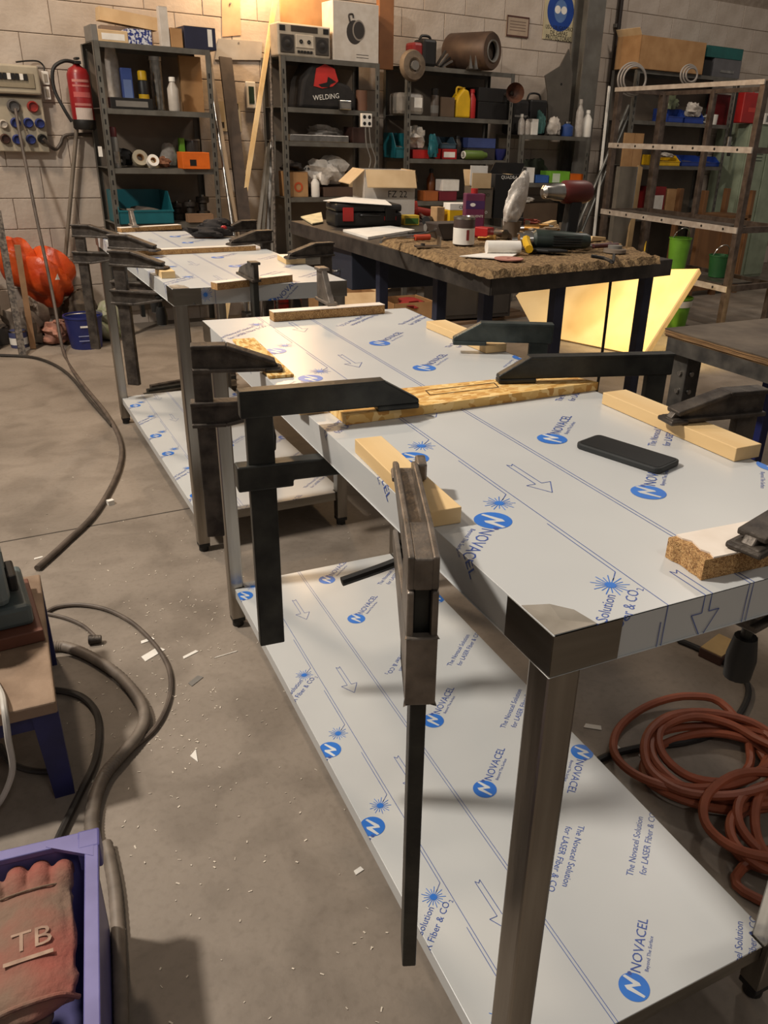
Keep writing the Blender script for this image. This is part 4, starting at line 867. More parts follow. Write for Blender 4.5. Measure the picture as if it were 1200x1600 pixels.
# ---- boombox unit
Z = z2[0]
o, w, d, h = item('boombox', 'silver boombox with two dark speakers on top of the second shelving unit', 'radio', 433, 516, 38, Z, .14)
MB().b(-w/2, w/2, -d/2, d/2, 0, h).build('case', mat('silver_plastic', (190, 178, 160), (176, 164, 146), .4, .2), o, bevel=.01)
for x in (-w*.33, w*.33):
    sp = MB().b(x-w*.13, x+w*.13, -d/2-.006, -d/2+.001, h*.10, h*.66).build('speaker', plain((62, 56, 50), .6), o, bevel=.004); MB().lathe([(w*.11, 0), (w*.09, -.004), (w*.03, .004)], 20, 0, Matrix.Translation((x, -d/2-.007, h*.38)) @ Matrix.Rotation(PI/2, 4, 'X')).build('cone', plain((40, 36, 33), .5), sp, True)
ck = MB().b(-w*.17, w*.17, -d/2-.005, -d/2+.001, h*.28, h*.68).build('cassette_door', plain((208, 196, 178), .35), o, bevel=.003)
for x in (-.03, .03): MB().lathe([(.005, 0), (.013, 0), (.013, .004), (.005, .004), (.005, 0)], 12, 0, Matrix.Translation((x, -d/2-.006, h*.47)) @ Matrix.Rotation(PI/2, 4, 'X'), cap=False).build('reel', BLACK, ck, True)
MB().b(-w*.25, w*.25, -d/2-.003, -d/2+.001, h*.76, h*.94).build('tuner_dial', plain((70, 62, 54), .3), o)
for i in range(5): MB().b(-w*.14+i*w*.06, -w*.10+i*w*.06, -d/2-.008, -d/2, h*.12, h*.2).build('button', BLACK, o)
for x in (-w*.46, w*.36): MB().b(x, x+w*.1, -d/2-.003, -d/2+.001, h*.76, h*.92).build('knob_panel', BLACK, o)
o, w, d, h = item('printed_carton', 'tall white carton printed with a black drum lamp, beside the boombox', 'box', 520, 592, 4, Z, .18)
MB().b(-w/2, w/2, -d/2, d/2, 0, h).build('body', WHITEB, o, bevel=.002)
pr = MB(); Xf = Matrix.Translation((-.01, -d/2-.0008, h*.52)) @ Matrix.Rotation(PI/2, 4, 'X')
def disc2(mb, cx, cz, r, y, mi=0, n=24, sx=1): mb.add([(cx+r*sx*math.cos(2*PI*k/n), y, cz+r*math.sin(2*PI*k/n)) for k in range(n)], [tuple(range(n))], mi)
y_ = -d/2-.0008; pr = MB(); disc2(pr, -.015, h*.5, .075, y_, 0, sx=.85); disc2(pr, .02, h*.54, .065, y_-.0004, 1, sx=.8); disc2(pr, .022, h*.54, .055, y_-.0008, 0, sx=.8)
pr.tube([(-.05, y_, h*.66), (-.06, y_, h*.78), (-.03, y_, h*.80), (-.025, y_, h*.74)], .006, 6); pr.b(.0, .10, y_, y_+.0002, h*.12, h*.13); pr.b(.0, .10, y_, y_+.0002, h*.07, h*.08)
tag(pr.build('product_print', [plain((56, 50, 46), .5), plain((150, 140, 128), .5)], o), 'black product picture printed on the carton', None)
simple_box('board', 'brown board standing right of the printed white carton', 593, 616, -4, Z-.02, plain((150, 100, 62), .7), .05, cat='board', t=.2)
simple_box('board', 'large orange-lit plywood sheet standing behind the boombox', 436, 520, -30, Z, plain((196, 150, 104), .7), .012, cat='board', t=.09)
Z = z2[1]
o, w, d, h = item('welding_bag', 'black welding helmet bag with a red emblem and white lettering', 'bag', 466, 556, 98, Z, .24)
MB().prism([(-w/2, 0), (w/2, 0), (w*.5, h*.35), (w*.38, h*.55), (w*.16, h*.62), (w*.12, h), (-w*.26, h), (-w*.42, h*.6)], -d/2, d/2, 'y').build('bag', mat('black_fabric', (36, 32, 30), (26, 23, 22), .8, 0, 30), o, bevel=.02)
em = MB(); em.prism([(-w*.25, h*.48), (-w*.2, h*.86), (-w*.05, h*.97), (w*.12, h*.88), (w*.18, h*.62), (w*.08, h*.5), (-w*.1, h*.44)], -d/2-.003, -d/2-.001, 'y'); em.build('emblem', plain((198, 48, 42), .5), o)
MB().prism([(-w*.17, h*.52), (-w*.02, h*.58), (w*.0, h*.70), (w*.06, h*.66), (w*.14, h*.60), (w*.04, h*.54), (w*.02, h*.48), (-w*.12, h*.47)], -d/2-.005, -d/2-.0032, 'y').build('emblem_mask', BLACK, o)
lettering(o, 'WELDING', w*.46, -w*.02, -d/2-.004, h*.27, PAPER, X=Matrix.Rotation(-.12, 4, 'Y'))
simple_box('camera', 'small silver camera at the front of the welding bag shelf', 531, 549, 157, Z, SILVER, .03, cat='camera', label_m=GREYP, setback=-.03)
o, w, d, h = item('brown_roll', 'upright brown roll at the right end of the welding bag shelf', 'roll', 561, 577, 141, Z); roll(o, w/2, w*.2, h, plain((112, 76, 56), .7))
Z = z2[2]
simple_box('steel_flats', 'bundle of flat steel bars lying along the shelf below the welding bag', 453, 545, 211, Z, SILVER, .08, cat='steel', t=.395)
lump('plastic_bag', 'clear plastic bag on the shelf below the welding bag', 492, 542, 196, Z, CLEAR, 4, 'bag', .2, .3, t=.28)
simple_box('carton', 'dark brown box at the right end of the shelf below the welding bag', 551, 570, 199, Z, plain((62, 40, 34)), .15)
Z = z2[3]
o = simple_box('carton', 'brown carton with an orange emblem left of the white bag', 450, 481, 269, Z, CARD, .18); MB().lathe([(.022, 0), (.035, 0), (.035, .001), (.022, .001), (.022, 0)], 16, 0, Matrix.Translation((0, -.0915, .07)) @ Matrix.Rotation(PI/2, 4, 'X'), cap=False).build('emblem', plain((190, 80, 40)), o)
lump('dark_bag', 'dark bag slumped on the brown carton with orange emblem', 449, 478, 254, TOPZ, plain((50, 42, 38), .8), 12, 'bag', .15)
simple_box('wooden_box', 'low dark wooden box under the white plastic sack', 506, 552, 293, Z, plain((84, 62, 48), .7), .22)
lump('plastic_sack', 'crumpled white plastic sack on the third shelf of the boombox unit', 488, 545, 250, TOPZ, BAGW, 15, 'sack', .2, .4)
o, w, d, h = item('plastic_bottle', 'white bottle between the emblem carton and the white sack', 'bottle', 489, 501, 274, Z, t=.39); bottle(o, w/2, h, PAPER, PAPER)
simple_box('carton', 'pale carton at the right end behind the white sack', 545, 572, 268, Z, CARDP, .16, t=.28)
# ---- brown cylinder unit
Z = z3[0]
o, w, d, h = item('machine', 'black and red machine with a carry handle on top of the third unit', 'machine', 648, 684, 60, Z, .16)
MB().b(-w*.1, w*.5, -d/2, d/2, 0, h).build('body', BLACK, o, bevel=.02); MB().b(-w*.5, -w*.05, -d*.4, d*.4, 0, h*.85).build('motor', plain((150, 44, 42), .4), o, bevel=.02); MB().tube([(-w*.05, 0, h*.98), (w*.05, 0, h*1.12), (w*.35, 0, h*1.12), (w*.45, 0, h*.98)], .01).build('handle', PLAST, o, True)
o, w, d, h = item('saw_blade_guard', 'round grey-brown wheel hung on the left post of the third unit', 'wheel', 627, 665, 80, 1.68, .05, t=.49)
R = w/2; Xw = Matrix.Translation((0, 0, .14)) @ Matrix.Rotation(PI/2, 4, 'X'); WH = mat('dusty_wheel', (120, 104, 86), (88, 74, 60), .7)
MB().lathe([(R*.25, 0), (R, 0), (R, .02), (R*.9, .045), (R*.5, .05), (R*.25, .03), (R*.25, 0)], 28, 0, Xw, cap=False).build('rim', WH, o, True); MB().lathe([(R*.3, -.0), (R*.3, .06), (R*.1, .06)], 20, 0, Xw).build('hub', GREYP, o, True); MB().b(-.012, .012, .0, .09, .12, .16).build('hook', CAST, o)
o, w, d, h = item('tool_set', 'pile of bent hand tools left of the big brown cylinder', 'tools', 686, 722, 76, Z, .12)
for i in range(4): MB().beam((-w*.5+i*.03, -.03+.02*i, .012), (-w*.1+i*.035, -.02+.02*i, h*(.9-.15*i)), .02, .012).build('tool', [CAST, SILVER, BLACK, GREYP][i], o)
o, w, d, h = item('drum', 'big brown steel drum lying with its ring end forward on the third unit', 'drum', 706, 792, 46, Z, .34, t=.47)
R = h/2; BR = mat('brown_drum', (92, 72, 58), (66, 50, 40), .55, .2, 6); Xd = Matrix.Translation((w*.12, 0, R)) @ Matrix.Rotation(.35, 4, 'Z') @ Matrix.Rotation(-PI/2, 4, 'X')
MB().lathe([(R*.55, -.19), (R*.93, -.19), (R, -.175), (R, .20), (R*.9, .22)], 32, 0, Xd, cap=False).lathe([(R*.01, .22), (R*.9, .22)], 32, 0, Xd, cap=False).build('barrel', BR, o, True)
MB().lathe([(R*.50, -.196), (R*.58, -.200), (R*.58, -.17), (R*.50, -.17), (R*.50, -.196)], 28, 0, Xd, cap=False).build('ring', GREYP, o, True); MB().lathe([(.001, -.15), (R*.55, -.15)], 28, 0, Xd, cap=False).build('inner_plate', plain((70, 60, 52)), o, True)
MB().prism([(-R*.5, 0), (R*.5, 0), (R*.3, .03), (-R*.3, .03)], -.12, -.1, 'y').build('cradle', CAST, o)
for x in (-.10, -.05): tag(MB().prism([(x-.012, .0), (x+.02, 0), (x-.006, .09)], -.215, -.205, 'y').build('steel_wedge', SILVER, o), None, None)
Z = z3[1]
o, w, d, h = item('steel_kettle', 'grey round-bodied appliance at the left of the second shelf of the third unit', 'appliance', 623, 664, 145, Z, .16); MB().b(-w/2, w/2, -d/2, d/2, 0, h).build('body', plain((150, 142, 132), .35), o, bevel=.03); MB().b(w*.1, w*.4, -d/2-.002, -d/2, h*.35, h*.8).build('label', PAPER, o)
o, w, d, h = item('spray_can', 'slim dark spray can on the second shelf of the third unit', 'can', 678, 689, 138, Z); spray(o, w/2, h, plain((96, 84, 74)), BLACK, GREYP)
simple_box('wooden_box', 'small brown box beside the slim spray can', 690, 711, 152, Z, plain((104, 84, 66)), .12)
o, w, d, h = item('jerrican', 'yellow plastic jug with a handle on the second shelf of the third unit', 'jug', 714, 737, 136, Z, .1); MB().prism([(-w/2, 0), (w/2, 0), (w/2, h*.6), (w*.35, h*.9), (0, h*.95), (-w*.35, h*.7), (-w*.48, h*.5)], -d/2, d/2, 'y').build('body', YEL, o, bevel=.012); MB().cyl((w*.2, 0, h*.9), (w*.2, 0, h), .014).build('cap', YEL, o, True); MB().tube([(-w*.3, 0, h*.75), (-w*.25, 0, h*.98), (w*.1, 0, h*.98)], .008).build('handle', YEL, o, True)
o, w, d, h = item('plastic_bottle', 'red plastic bottle right of the yellow jug', 'bottle', 737, 747, 139, Z); bottle(o, w/2, h, RED, RED, .5)
simple_box('tool_case', 'lower black plastic tool case at the right of the second shelf of the third unit', 748, 796, 160, Z, BLACK, .25, cat='case')
simple_box('tool_case', 'upper black plastic tool case at the right of the second shelf of the third unit', 749, 794, 138, TOPZ, plain((30, 28, 27)), .24, cat='case')
Z = z3[2]
bin_('storage_bin', 'teal storage bin at the left end of the third shelf of the third unit', 619, 640, 208, Z, TEAL, .2)
lump('teal_rag', 'teal rag hanging over the shelf edge of the third unit', 673, 687, 210, Z, TEAL, 33, 'cloth', .05, t=.43)
simple_box('carton', 'flat red and white carton left of the teal rag', 645, 671, 234, Z, RED, .14)
lump('plastic_bag', 'pale plastic bag above the red carton on the third unit', 646, 668, 203, TOPZ, BAGW, 31, 'bag', .12)
simple_box('carton', 'flat red carton with a white label right of the teal rag', 691, 714, 233, Z, RED, .13, label_m=PAPER)
bin_('parts_tray', 'shallow blue-grey tray of orange parts on the third unit', 690, 713, 214, TOPZ, plain((60, 82, 96)), .16, setback=.05)
o, w, d, h = item('thermos', 'dark steel flask standing on the third shelf of the third unit', 'flask', 714, 724, 212, Z, t=.3); bottle(o, w/2, h, CAST, BLACK, .6)
o, w, d, h = item('spray_can', 'green and white spray can lying at the front of the third unit', 'can', 726, 762, 235, Z, .04, t=.405); MB().lathe([(h*.3, -w*.5), (h*.5, -w*.42), (h*.5, w*.3), (h*.35, w*.4), (h*.3, w*.5)], 16, 0, Matrix.Translation((0, 0, h*.5)) @ Matrix.Rotation(PI/2, 4, 'Y')).build('body', plain((96, 120, 50)), o, True); MB().cyl((-w*.5, 0, h*.5), (-w*.38, 0, h*.5), h*.4).build('cap', PAPER, o, True)
simple_box('carton', 'dark grey carton under the blue carton of the third unit', 730, 774, 232, Z, plain((52, 48, 50)), .16, setback=.05)
simple_box('carton', 'blue carton on its side on the third shelf of the third unit', 732, 775, 216, TOPZ, plain((62, 76, 128)), .13, setback=.06)
o, w, d, h = item('plastic_bowl', 'dark blue plastic bowl at the right end of the third shelf', 'bowl', 776, 797, 233, Z, .1); MB().lathe([(w*.25, 0), (w*.42, h*.5), (w*.5, h), (w*.46, h), (w*.38, h*.5), (w*.2, .006)], 20).build('bowl', plain((34, 40, 104)), o, True)
Z = z3[3]
o, w, d, h = item('plastic_bottle', 'amber bottle on the lowest visible shelf of the third unit', 'bottle', 672, 684, 264, Z, t=.25); bottle(o, w/2, h, plain((128, 70, 28), .25), BLACK)
simple_box('carton', 'orange-brown carton at the left of the lowest visible shelf of the third unit', 664, 685, 299, Z, plain((166, 92, 44)), .12)
simple_box('carton', 'purple and red carton under the white one of the third unit', 687, 714, 299, Z, plain((118, 34, 48)), .12)
simple_box('carton', 'white carton stacked on the purple one of the third unit', 692, 718, 281, TOPZ, PAPER, .11)
o, w, d, h = item('reflector_lamp', 'rusty round lamp reflector clipped to the right post of the third unit', 'lamp', 797, 820, 126, 1.60, .06, t=.52); Xl = Matrix.Translation((0, 0, h*.5)) @ Matrix.Rotation(-.5, 4, 'Z') @ Matrix.Rotation(PI/2, 4, 'X'); MB().lathe([(w*.5, .04), (w*.48, .02), (w*.3, -.02), (w*.15, -.04), (.001, -.045)], 22, 0, Xl, cap=False).build('reflector', mat('rusty', (92, 54, 36), (64, 38, 28), .7), o, True); MB().cyl((0, .03, h*.5), (0, .12, h*.45), .014).build('arm', CAST, o, True)
# ---- low unit
Z = z4[0]
o, w, d, h = item('black_bag', 'black tool bag on top of the low shelving unit', 'bag', 803, 829, 156, Z, .16, t=.28); MB().b(-w/2, w/2, -d/2, d/2, 0, h).build('bag', MATS['black_fabric'], o, bevel=.025); MB().b(-w*.4, w*.4, -d/2-.003, -d/2, h*.5, h*.56).build('zip', GREYP, o)
o, w, d, h = item('black_bucket', 'black tool bucket with an arched handle on top of the low unit', 'bucket', 830, 857, 156, Z, .16, t=.28); MB().b(-w/2, w/2, -d/2, d/2, 0, h).build('body', BLACK, o, bevel=.015); MB().tube([(-w*.4, 0, h-.004), (-w*.25, 0, h+.045), (w*.25, 0, h+.045), (w*.4, 0, h-.004)], .008).build('handle', PLAST, o, True)
for x0, x1, yt, m_, c_, lab in ((815, 823, 178, CLEAR, PAPER, 'small clear bottle with a white cap on the low unit'), (824, 831, 182, CLEAR, BLACK, 'small clear bottle with a dark cap on the low unit'), (886, 901, 190, plain((46, 76, 140)), SILVER, 'short blue can on the low unit'), (908, 917, 155, CLEAR, CLEAR, 'tall clear plastic bottle on the low unit'), (919, 930, 172, PAPER, PAPER, 'white-capped clear bottle at the end of the low unit')):
    o, w, d, h = item('plastic_bottle', lab, 'bottle', x0, x1, yt, Z, t=.38); bottle(o, w/2, h, m_, c_)
simple_box('carton', 'small white carton between clear bottles and the teal cloth', 832, 842, 186, Z, PAPER, .06, setback=.02)
lump('teal_cloth', 'teal cloth heaped on the low shelving unit', 844, 857, 178, Z, plain((70, 112, 108), .9), 41, 'cloth', .08, .3)
lump('white_cloth', 'white cloth heaped on the low shelving unit', 861, 881, 184, Z, mat('white_cotton', (210, 202, 192), (170, 160, 150), .9), 43, 'cloth', .08, .3)
Z = z4[1]
for x0, x1, yt, m_, lab in ((824, 836, 262, PAPER, 'white carton at the left of the middle shelf of the low unit'), (838, 858, 274, plain((52, 92, 160)), 'blue carton on the middle shelf of the low unit'), (892, 912, 272, ORANGE, 'orange carton on the middle shelf of the low unit')):
    simple_box('carton', lab, x0, x1, yt, Z, m_, .12, group='cartons on the low unit')
o = simple_box('carton', 'lime green and white carton on the middle shelf of the low unit', 860, 891, 268, Z, GREEN, .14); MB().b(-.085, .0, -.0712, -.07, .004, .078).build('label', plain((214, 226, 200)), o)
lump('rag_heap', 'dark green rag heap behind the blue carton of the low unit', 822, 858, 250, Z, plain((70, 74, 60), .9), 45, 'cloth', .14, t=.2)
Z = z4[2]
simple_box('wooden_stool', 'low brown bench seat behind the drill', 815, 872, 318, Z, plain((92, 74, 58)), .2, cat='bench')
lump('foil_heap', 'crumpled foil on the brown bench seat behind the drill', 818, 838, 309, TOPZ, BAGW, 47, 'foil', .1)
# ---- unit behind the rack frame
Z = z5[0]
o, w, d, h = item('cardboard_carton', 'long open cardboard tray on top of the unit behind the rack frame', 'box', 1003, 1106, 58, Z, .3, setback=-.02); carton(o, w, d, h*.95, CARD, True, (('x0', .06, 1.0),))
o = simple_box('tool_case', 'grey tool case under the teal one at the right', 1117, 1160, 93, Z, plain((98, 96, 98)), .25, cat='case'); MB().b(-.1, .1, -.13, -.125, .04, .06).build('latch', SILVER, o)
simple_box('tool_case', 'teal tool case on top of the grey case at the right', 1106, 1163, 74, TOPZ, plain((28, 92, 88)), .25, cat='case')
simple_box('black_case', 'small black case left of the grey tool case', 1101, 1113, 94, Z, BLACK, .2, cat='case')
for s_, lab in (((966, 1010, 118), 'coil of grey conduit hung on the left of the rear unit'), ((1064, 1090, 112), 'loops of white conduit hanging over the front of the rear unit')):
    a, zz = onw(s_[0], s_[2], .52); c, _ = onw(s_[1], s_[2], .52); o = thing('conduit_coil', lab, 'conduit', W((a+c)/2, .50, zz-.12), WB)
    for k in range(3): R = (c-a)*.5-.018*k; MB().tube([(R*math.cos(t*PI/8), -.02-.016*k, .10+R*.75*math.sin(t*PI/8)) for t in range(16)], .008, 8, closed=True, sub=3).build('loop', plain((166, 158, 150), .4), o, True)
Z = z5[1]
bin_('storage_bin', 'left blue storage bin on the upper shelf behind the rack frame', 1046, 1070, 170, Z, BLUE, .2); bin_('storage_bin', 'right blue storage bin on the upper shelf behind the rack frame', 1072, 1102, 172, Z, BLUE, .2)
lump('white_cloth', 'white cloth in the blue bin on the upper shelf behind the rack frame', 1080, 1102, 162, Z+.05, MATS['white_cotton'], 51, 'cloth', .1)
lump('parts_bag', 'bag of green parts above the left blue bin behind the rack frame', 1042, 1066, 148, Z+.1, plain((116, 124, 96), .5), 52, 'bag', .1)
o, w, d, h = item('mug', 'white mug at the right end of the upper shelf behind the rack frame', 'mug', 1113, 1129, 179, Z); MB().lathe([(w*.42, 0), (w*.46, h), (w*.40, h), (w*.36, .01)], 18).build('cup', PAPER, o, True); MB().tube([(-w*.44, 0, h*.8), (-w*.8, 0, h*.7), (-w*.8, 0, h*.3), (-w*.44, 0, h*.2)], .006).build('handle', PAPER, o, True)
Z = z5[2]
bin_('storage_bin', 'yellow storage bin on the lower shelf behind the rack frame', 1030, 1064, 243, Z, YEL, .22); bin_('storage_bin', 'left blue storage bin on the lower shelf behind the rack frame', 1067, 1096, 243, Z, BLUE, .22); bin_('storage_bin', 'right blue storage bin on the lower shelf behind the rack frame', 1098, 1126, 245, Z, BLUE, .22)
lump('parts_bag', 'bag of pale parts in the yellow bin behind the rack frame', 1036, 1058, 239, Z+.07, BAGW, 56, 'bag', .1)
Z = z5[3]
simple_box('carton', 'dark red carton on the low shelf behind the rack frame', 1018, 1042, 292, Z, plain((128, 26, 28)), .2, label_m=PAPER)
simple_box('carton', 'open brown carton beside the dark red carton behind the rack frame', 1044, 1064, 296, Z, CARD, .18)
# lockers, red cases, wooden cabinet at the far right
a, _ = onw(1150, 250, .45); c, _ = onw(1225, 250, .45); _, zt_ = onw(1150, 192, .45)
a += .12; o = thing('steel_locker', 'pale green steel locker with vented doors at the far right', 'locker', W((a+c)/2, .45), WB); w = c-a
LK = plain((150, 160, 136), .45); MB().b(-w/2, w/2, 0, .4, .05, zt_).build('body', LK, o, bevel=.004)
for i in range(2):
    x = -w/2+.012+i*w/2; dd = MB().b(x, x+w/2-.024, -.016, 0, .08, zt_-.02).build('door', LK, o, bevel=.003)
    for k in range(5): MB().b(x+.05, x+w/2-.075, -.019, -.016, zt_-.22-.03*k, zt_-.212-.03*k).build('vent', plain((70, 76, 64)), dd)
a, _ = onw(1147, 165, .42); c, _ = onw(1177, 165, .42); _, z0_ = onw(1160, 190, .42); _, z1_ = onw(1160, 144, .42)
o = thing('red_case', 'bright red jerrican case on the shelf beside the lockers', 'case', W((a+c)/2+.09, .44, zt_+.002), WB); w = c-a; MB().b(-w/2, w/2, -.02, .1, 0, z1_-zt_).build('body', RED, o, bevel=.01); MB().tube([(-.05, .04, z1_-zt_-.003), (-.04, .04, z1_-zt_+.03), (.04, .04, z1_-zt_+.03), (.05, .04, z1_-zt_-.003)], .008).build('handle', RED, o, True); MB().b(-w*.2, w*.2, -.0215, -.02, .1, .14).build('label', plain((210, 70, 60)), o)
a, _ = onw(1119, 165, .36); c, _ = onw(1144, 165, .36); simple_box('red_case', 'dark red case left of the bright red one', 1120, 1143, 148, z5[1], plain((110, 24, 28)), .1, cat='case', t=.22)
a, _ = onw(1178, 183, .42); o = thing('carton', 'white carton with black print on top of the lockers', 'box', W(a+.19, .42, zt_+.002), WB); MB().b(-.08, .08, -.05, .05, 0, .10).build('body', PAPER, o, bevel=.003); MB().b(-.055, -.02, -.0508, -.05, .02, .08).build('print_block', GREYP, o); MB().b(.0, .055, -.0508, -.05, .06, .075).build('print_block', BLACK, o); MB().b(.0, .05, -.0508, -.05, .025, .034).build('print_block', BLACK, o)
# wooden cabinet in front of the lockers
P = onz(1140, 440, 0); a, zc_ = onw(1103, 298, .9); c, _ = onw(1182, 298, .9)
o = thing('wooden_cabinet', 'brown wooden cabinet frame standing in front of the lockers', 'cabinet', W((a+c)/2, .9), WB); w = c-a; WD_ = mat('brown_wood', (128, 88, 52), (96, 64, 36), .6, 0, 6, 4, .1, 30, (1, 1, .15))
for x in (-w/2, w/2-.05): 
    for y in (0, .3): MB().b(x, x+.05, y, y+.05, 0, zc_).build('upright', WD_, o, bevel=.003)
for x0, x1 in ((-w/2+.05, -.03), (.03, w/2-.05)): MB().b(x0, x1, .012, .03, .05, zc_*.72).build('door', mat('wood_panel', (144, 100, 60), (112, 76, 44), .6, 0, 6, 4, .1, 30, (1, 1, .15)), o, bevel=.004)
MB().b(-w/2, w/2, .0, .35, zc_*.74, zc_*.77).build('top_board', WD_, o); MB().b(-.03, .03, .0, .05, 0, zc_*.75).build('stile', WD_, o)
# air gun on a strap
a, z_ = onw(1138, 225, 1.0); o = thing('air_gun', 'silver air gun hanging on a dark strap in front of the rear shelves', 'tool', W(a, 1.0, z_-.06), WB); MB().b(-.012, .012, -.004, .004, .1, .55).build('strap', BLACK, o); MB().cyl((0, 0, 0), (0, 0, .12), .022).build('body', SILVER, o, True); MB().prism([(0, .06), (.045, .05), (.045, -.04), (.015, -.04)], -.01, .01, 'y').build('grip', PLAST, o, bevel=.004)
# ---- long stock leaning on the wall and the shelves
def lean(name, label, p_bot, p_top, w, h, m, t0, t1, cat='pole', group=None, round_=False):
    s0_, z0_ = onw(*p_bot, t0); s1_, z1_ = onw(*p_top, t1); A = W(s0_, t0, z0_); B = W(s1_, t1, z1_)
    d_ = (B-A)
    if z0_ > .01 and abs(d_.z) > .05: A = A-d_*((z0_-.006)/d_.z)
    mb = MB(); B = B-A
    if round_: mb.cyl((0, 0, 0), B, w/2, n=12)
    else: mb.beam((0, 0, 0), B, w, h, up=WN)
    return tag(mb.build(name, m, None, round_, loc=A), label, cat, group)
lean('dark_board', 'dark brown board leaning on the wall between the first two units', (382, 345), (352, 90), .09, .02, mat('dark_board', (66, 54, 46), (50, 40, 34), .6), .45, .12, 'board')
lean('pine_pole', 'long pale wooden slat leaning right, its top out of the picture', (376, 345), (431, -8), .030, .02, PINE, .42, .16, 'slat', 'leaning stock')
lean('pine_pole', 'second pale slat crossing in front of the first shelving unit post', (368, 345), (326, 86), .022, .02, plain((168, 146, 120), .6), .44, .3, 'slat', 'leaning stock')
lean('steel_tube', 'thin steel tube leaning left of the dark board', (362, 345), (333, 150), .022, .02, SILVER, .46, .2, 'tube', 'leaning stock', True)
for i, (xb, xt) in enumerate(((404, 418), (411, 421), (418, 424), (425, 428))): lean('angle_bar', ['leftmost', 'second', 'third', 'rightmost'][i]+' of four grey angle bars leaning left of the boombox unit', (xb, 355), (xt, 230-6*i), .020, .020, [GREYP, SHELFM, SILVER, GREYP][i], .42, .2, 'bar', 'leaning angle bars')
lean('speckled_tube', 'tall speckled tube leaning beside the boombox unit post', (430, 390), (422, 60), .022, .02, mat('speckle', (112, 102, 92), (50, 44, 40), .5, .3, 60), .48, .2, 'tube', None, True)
lean('tube_bundle', 'upper thin grey tube leaning at the left of the rack frame', (905, 372), (990, 160), .028, .02, plain((120, 120, 116), .35, .6), .62, .3, 'tube', 'tubes beside the rack frame', True)
lean('tube_bundle', 'lower thin grey tube leaning at the left of the rack frame', (897, 366), (982, 165), .028, .02, plain((132, 130, 124), .35, .6), .66, .34, 'tube', 'tubes beside the rack frame', True)
lean('white_strip', 'thin white strip leaning by the steel column', (932, 330), (952, 135), .022, .012, PAPER, .6, .3, 'strip')
a, z0_ = onw(953, 355, .62); c, z1_ = onw(987, 260, .55); o = thing('insulation_panel', 'grey panel with a bright edge leaning left of the rear unit', 'panel', W((a+c)/2, .62, 0), WB); MB().b(-(c-a)*.42, (c-a)*.42, -.02, .03, 0, z1_).build('panel', plain((118, 110, 98), .7), o); MB().b((c-a)*.42, (c-a)*.46, -.022, .03, 0, z1_).build('edge_strip', SILVER, o)
a, z1_ = onw(990, 208, .45); o = thing('cardboard_sheet', 'tall brown cardboard sheet standing behind the grey panel', 'cardboard', W(a, .47, 0), WB); MB().b(-.12, .12, 0, .02, 0, z1_).build('sheet', CARD, o); MB().b(-.001, .001, -.001, 0, 0, z1_).build('fold', plain((120, 88, 56)), o)
lean('yellow_tape_measure', 'thin yellow pole leaning beside a rack frame post', (1003, 420), (1042, 150), .014, .01, YEL, 1.05, .75, 'pole', None, True)
lean('pale_board', 'pale narrow board leaning behind the rack frame post', (980, 400), (1000, 260), .06, .02, plain((172, 142, 100), .7), .72, .5, 'board')
# ---- on the wall
def wallbox(x0, y0, x1, y1, t): a, z1_ = onw(x0, y0, t); c, z0_ = onw(x1, y1, t); return (a+c)/2, (z0_+z1_)/2, abs(c-a), abs(z1_-z0_)
s_, z_, w, h = wallbox(853, -6, 896, 66, .01)
o = thing('safety_sign', 'safety sign with a blue goggles disc and Spanish lettering on the wall', 'sign', W(s_, .002, z_), WB)
MB().b(-w/2, w/2, -.008, -.002, -h/2, h/2).build('board', plain((196, 184, 150), .5), o)
y_ = -.0088; dm = MB(); disc2(dm, 0, h*.20, w*.42, y_, 0, 32); dm.build('disc', plain((34, 70, 150), .45), o)
fm = MB(); disc2(fm, 0, h*.20, w*.24, y_-.0006, 0, 24, .85); fm.build('face', plain((92, 124, 176), .5), o); gm = MB(); disc2(gm, -w*.1, h*.23, w*.085, y_-.001, 0, 16, 1.1); disc2(gm, w*.1, h*.23, w*.085, y_-.0012, 0, 16, 1.1); gm.b(-w*.04, w*.04, y_-.0014, y_-.001, h*.225, h*.24); gm.build('goggles', PAPER, o)
for i, s in enumerate(('USO OBLIGATORIO', 'DE GAFAS', 'PROTECTORAS')): lettering(o, s, w*(.86, .55, .8)[i], 0, -.0095, -h*(.20+.12*i), BLACK, hs=1.25 if i != 1 else 1)
s_, z_, w, h = wallbox(793, 23, 825, 60, .01); o = thing('framed_notice', 'small framed notice on the wall left of the safety sign', 'notice', W(s_, .002, z_), WB); MB().b(-w/2, w/2, -.008, -.002, -h/2, h/2).build('board', plain((170, 150, 130), .5), o)
for z in (-h/2, h/2-.012): MB().b(-w/2, w/2, -.010, -.008, z, z+.012).build('border', plain((80, 48, 40)), o)
for x in (-w/2, w/2-.008): MB().b(x, x+.008, -.010, -.008, -h/2, h/2).build('border', plain((80, 48, 40)), o)
for k in range(4): MB().b(-w*.36, w*.36, -.0088, -.008, h*(.22-.14*k), h*(.25-.14*k)).build('text_line', plain((110, 90, 78)), o)
a, _ = onw(861, 120, .3); c, _ = onw(905, 120, .3); _, zt_ = onw(893, 75, .3); _, zm_ = onw(862, 118, .3)
o = thing('steel_plate', 'pointed grey steel plate leaning on the wall left of the column', 'plate', W((a+c)/2, .22, z4[0]+.002), WB); w = c-a; z0_ = z4[0]
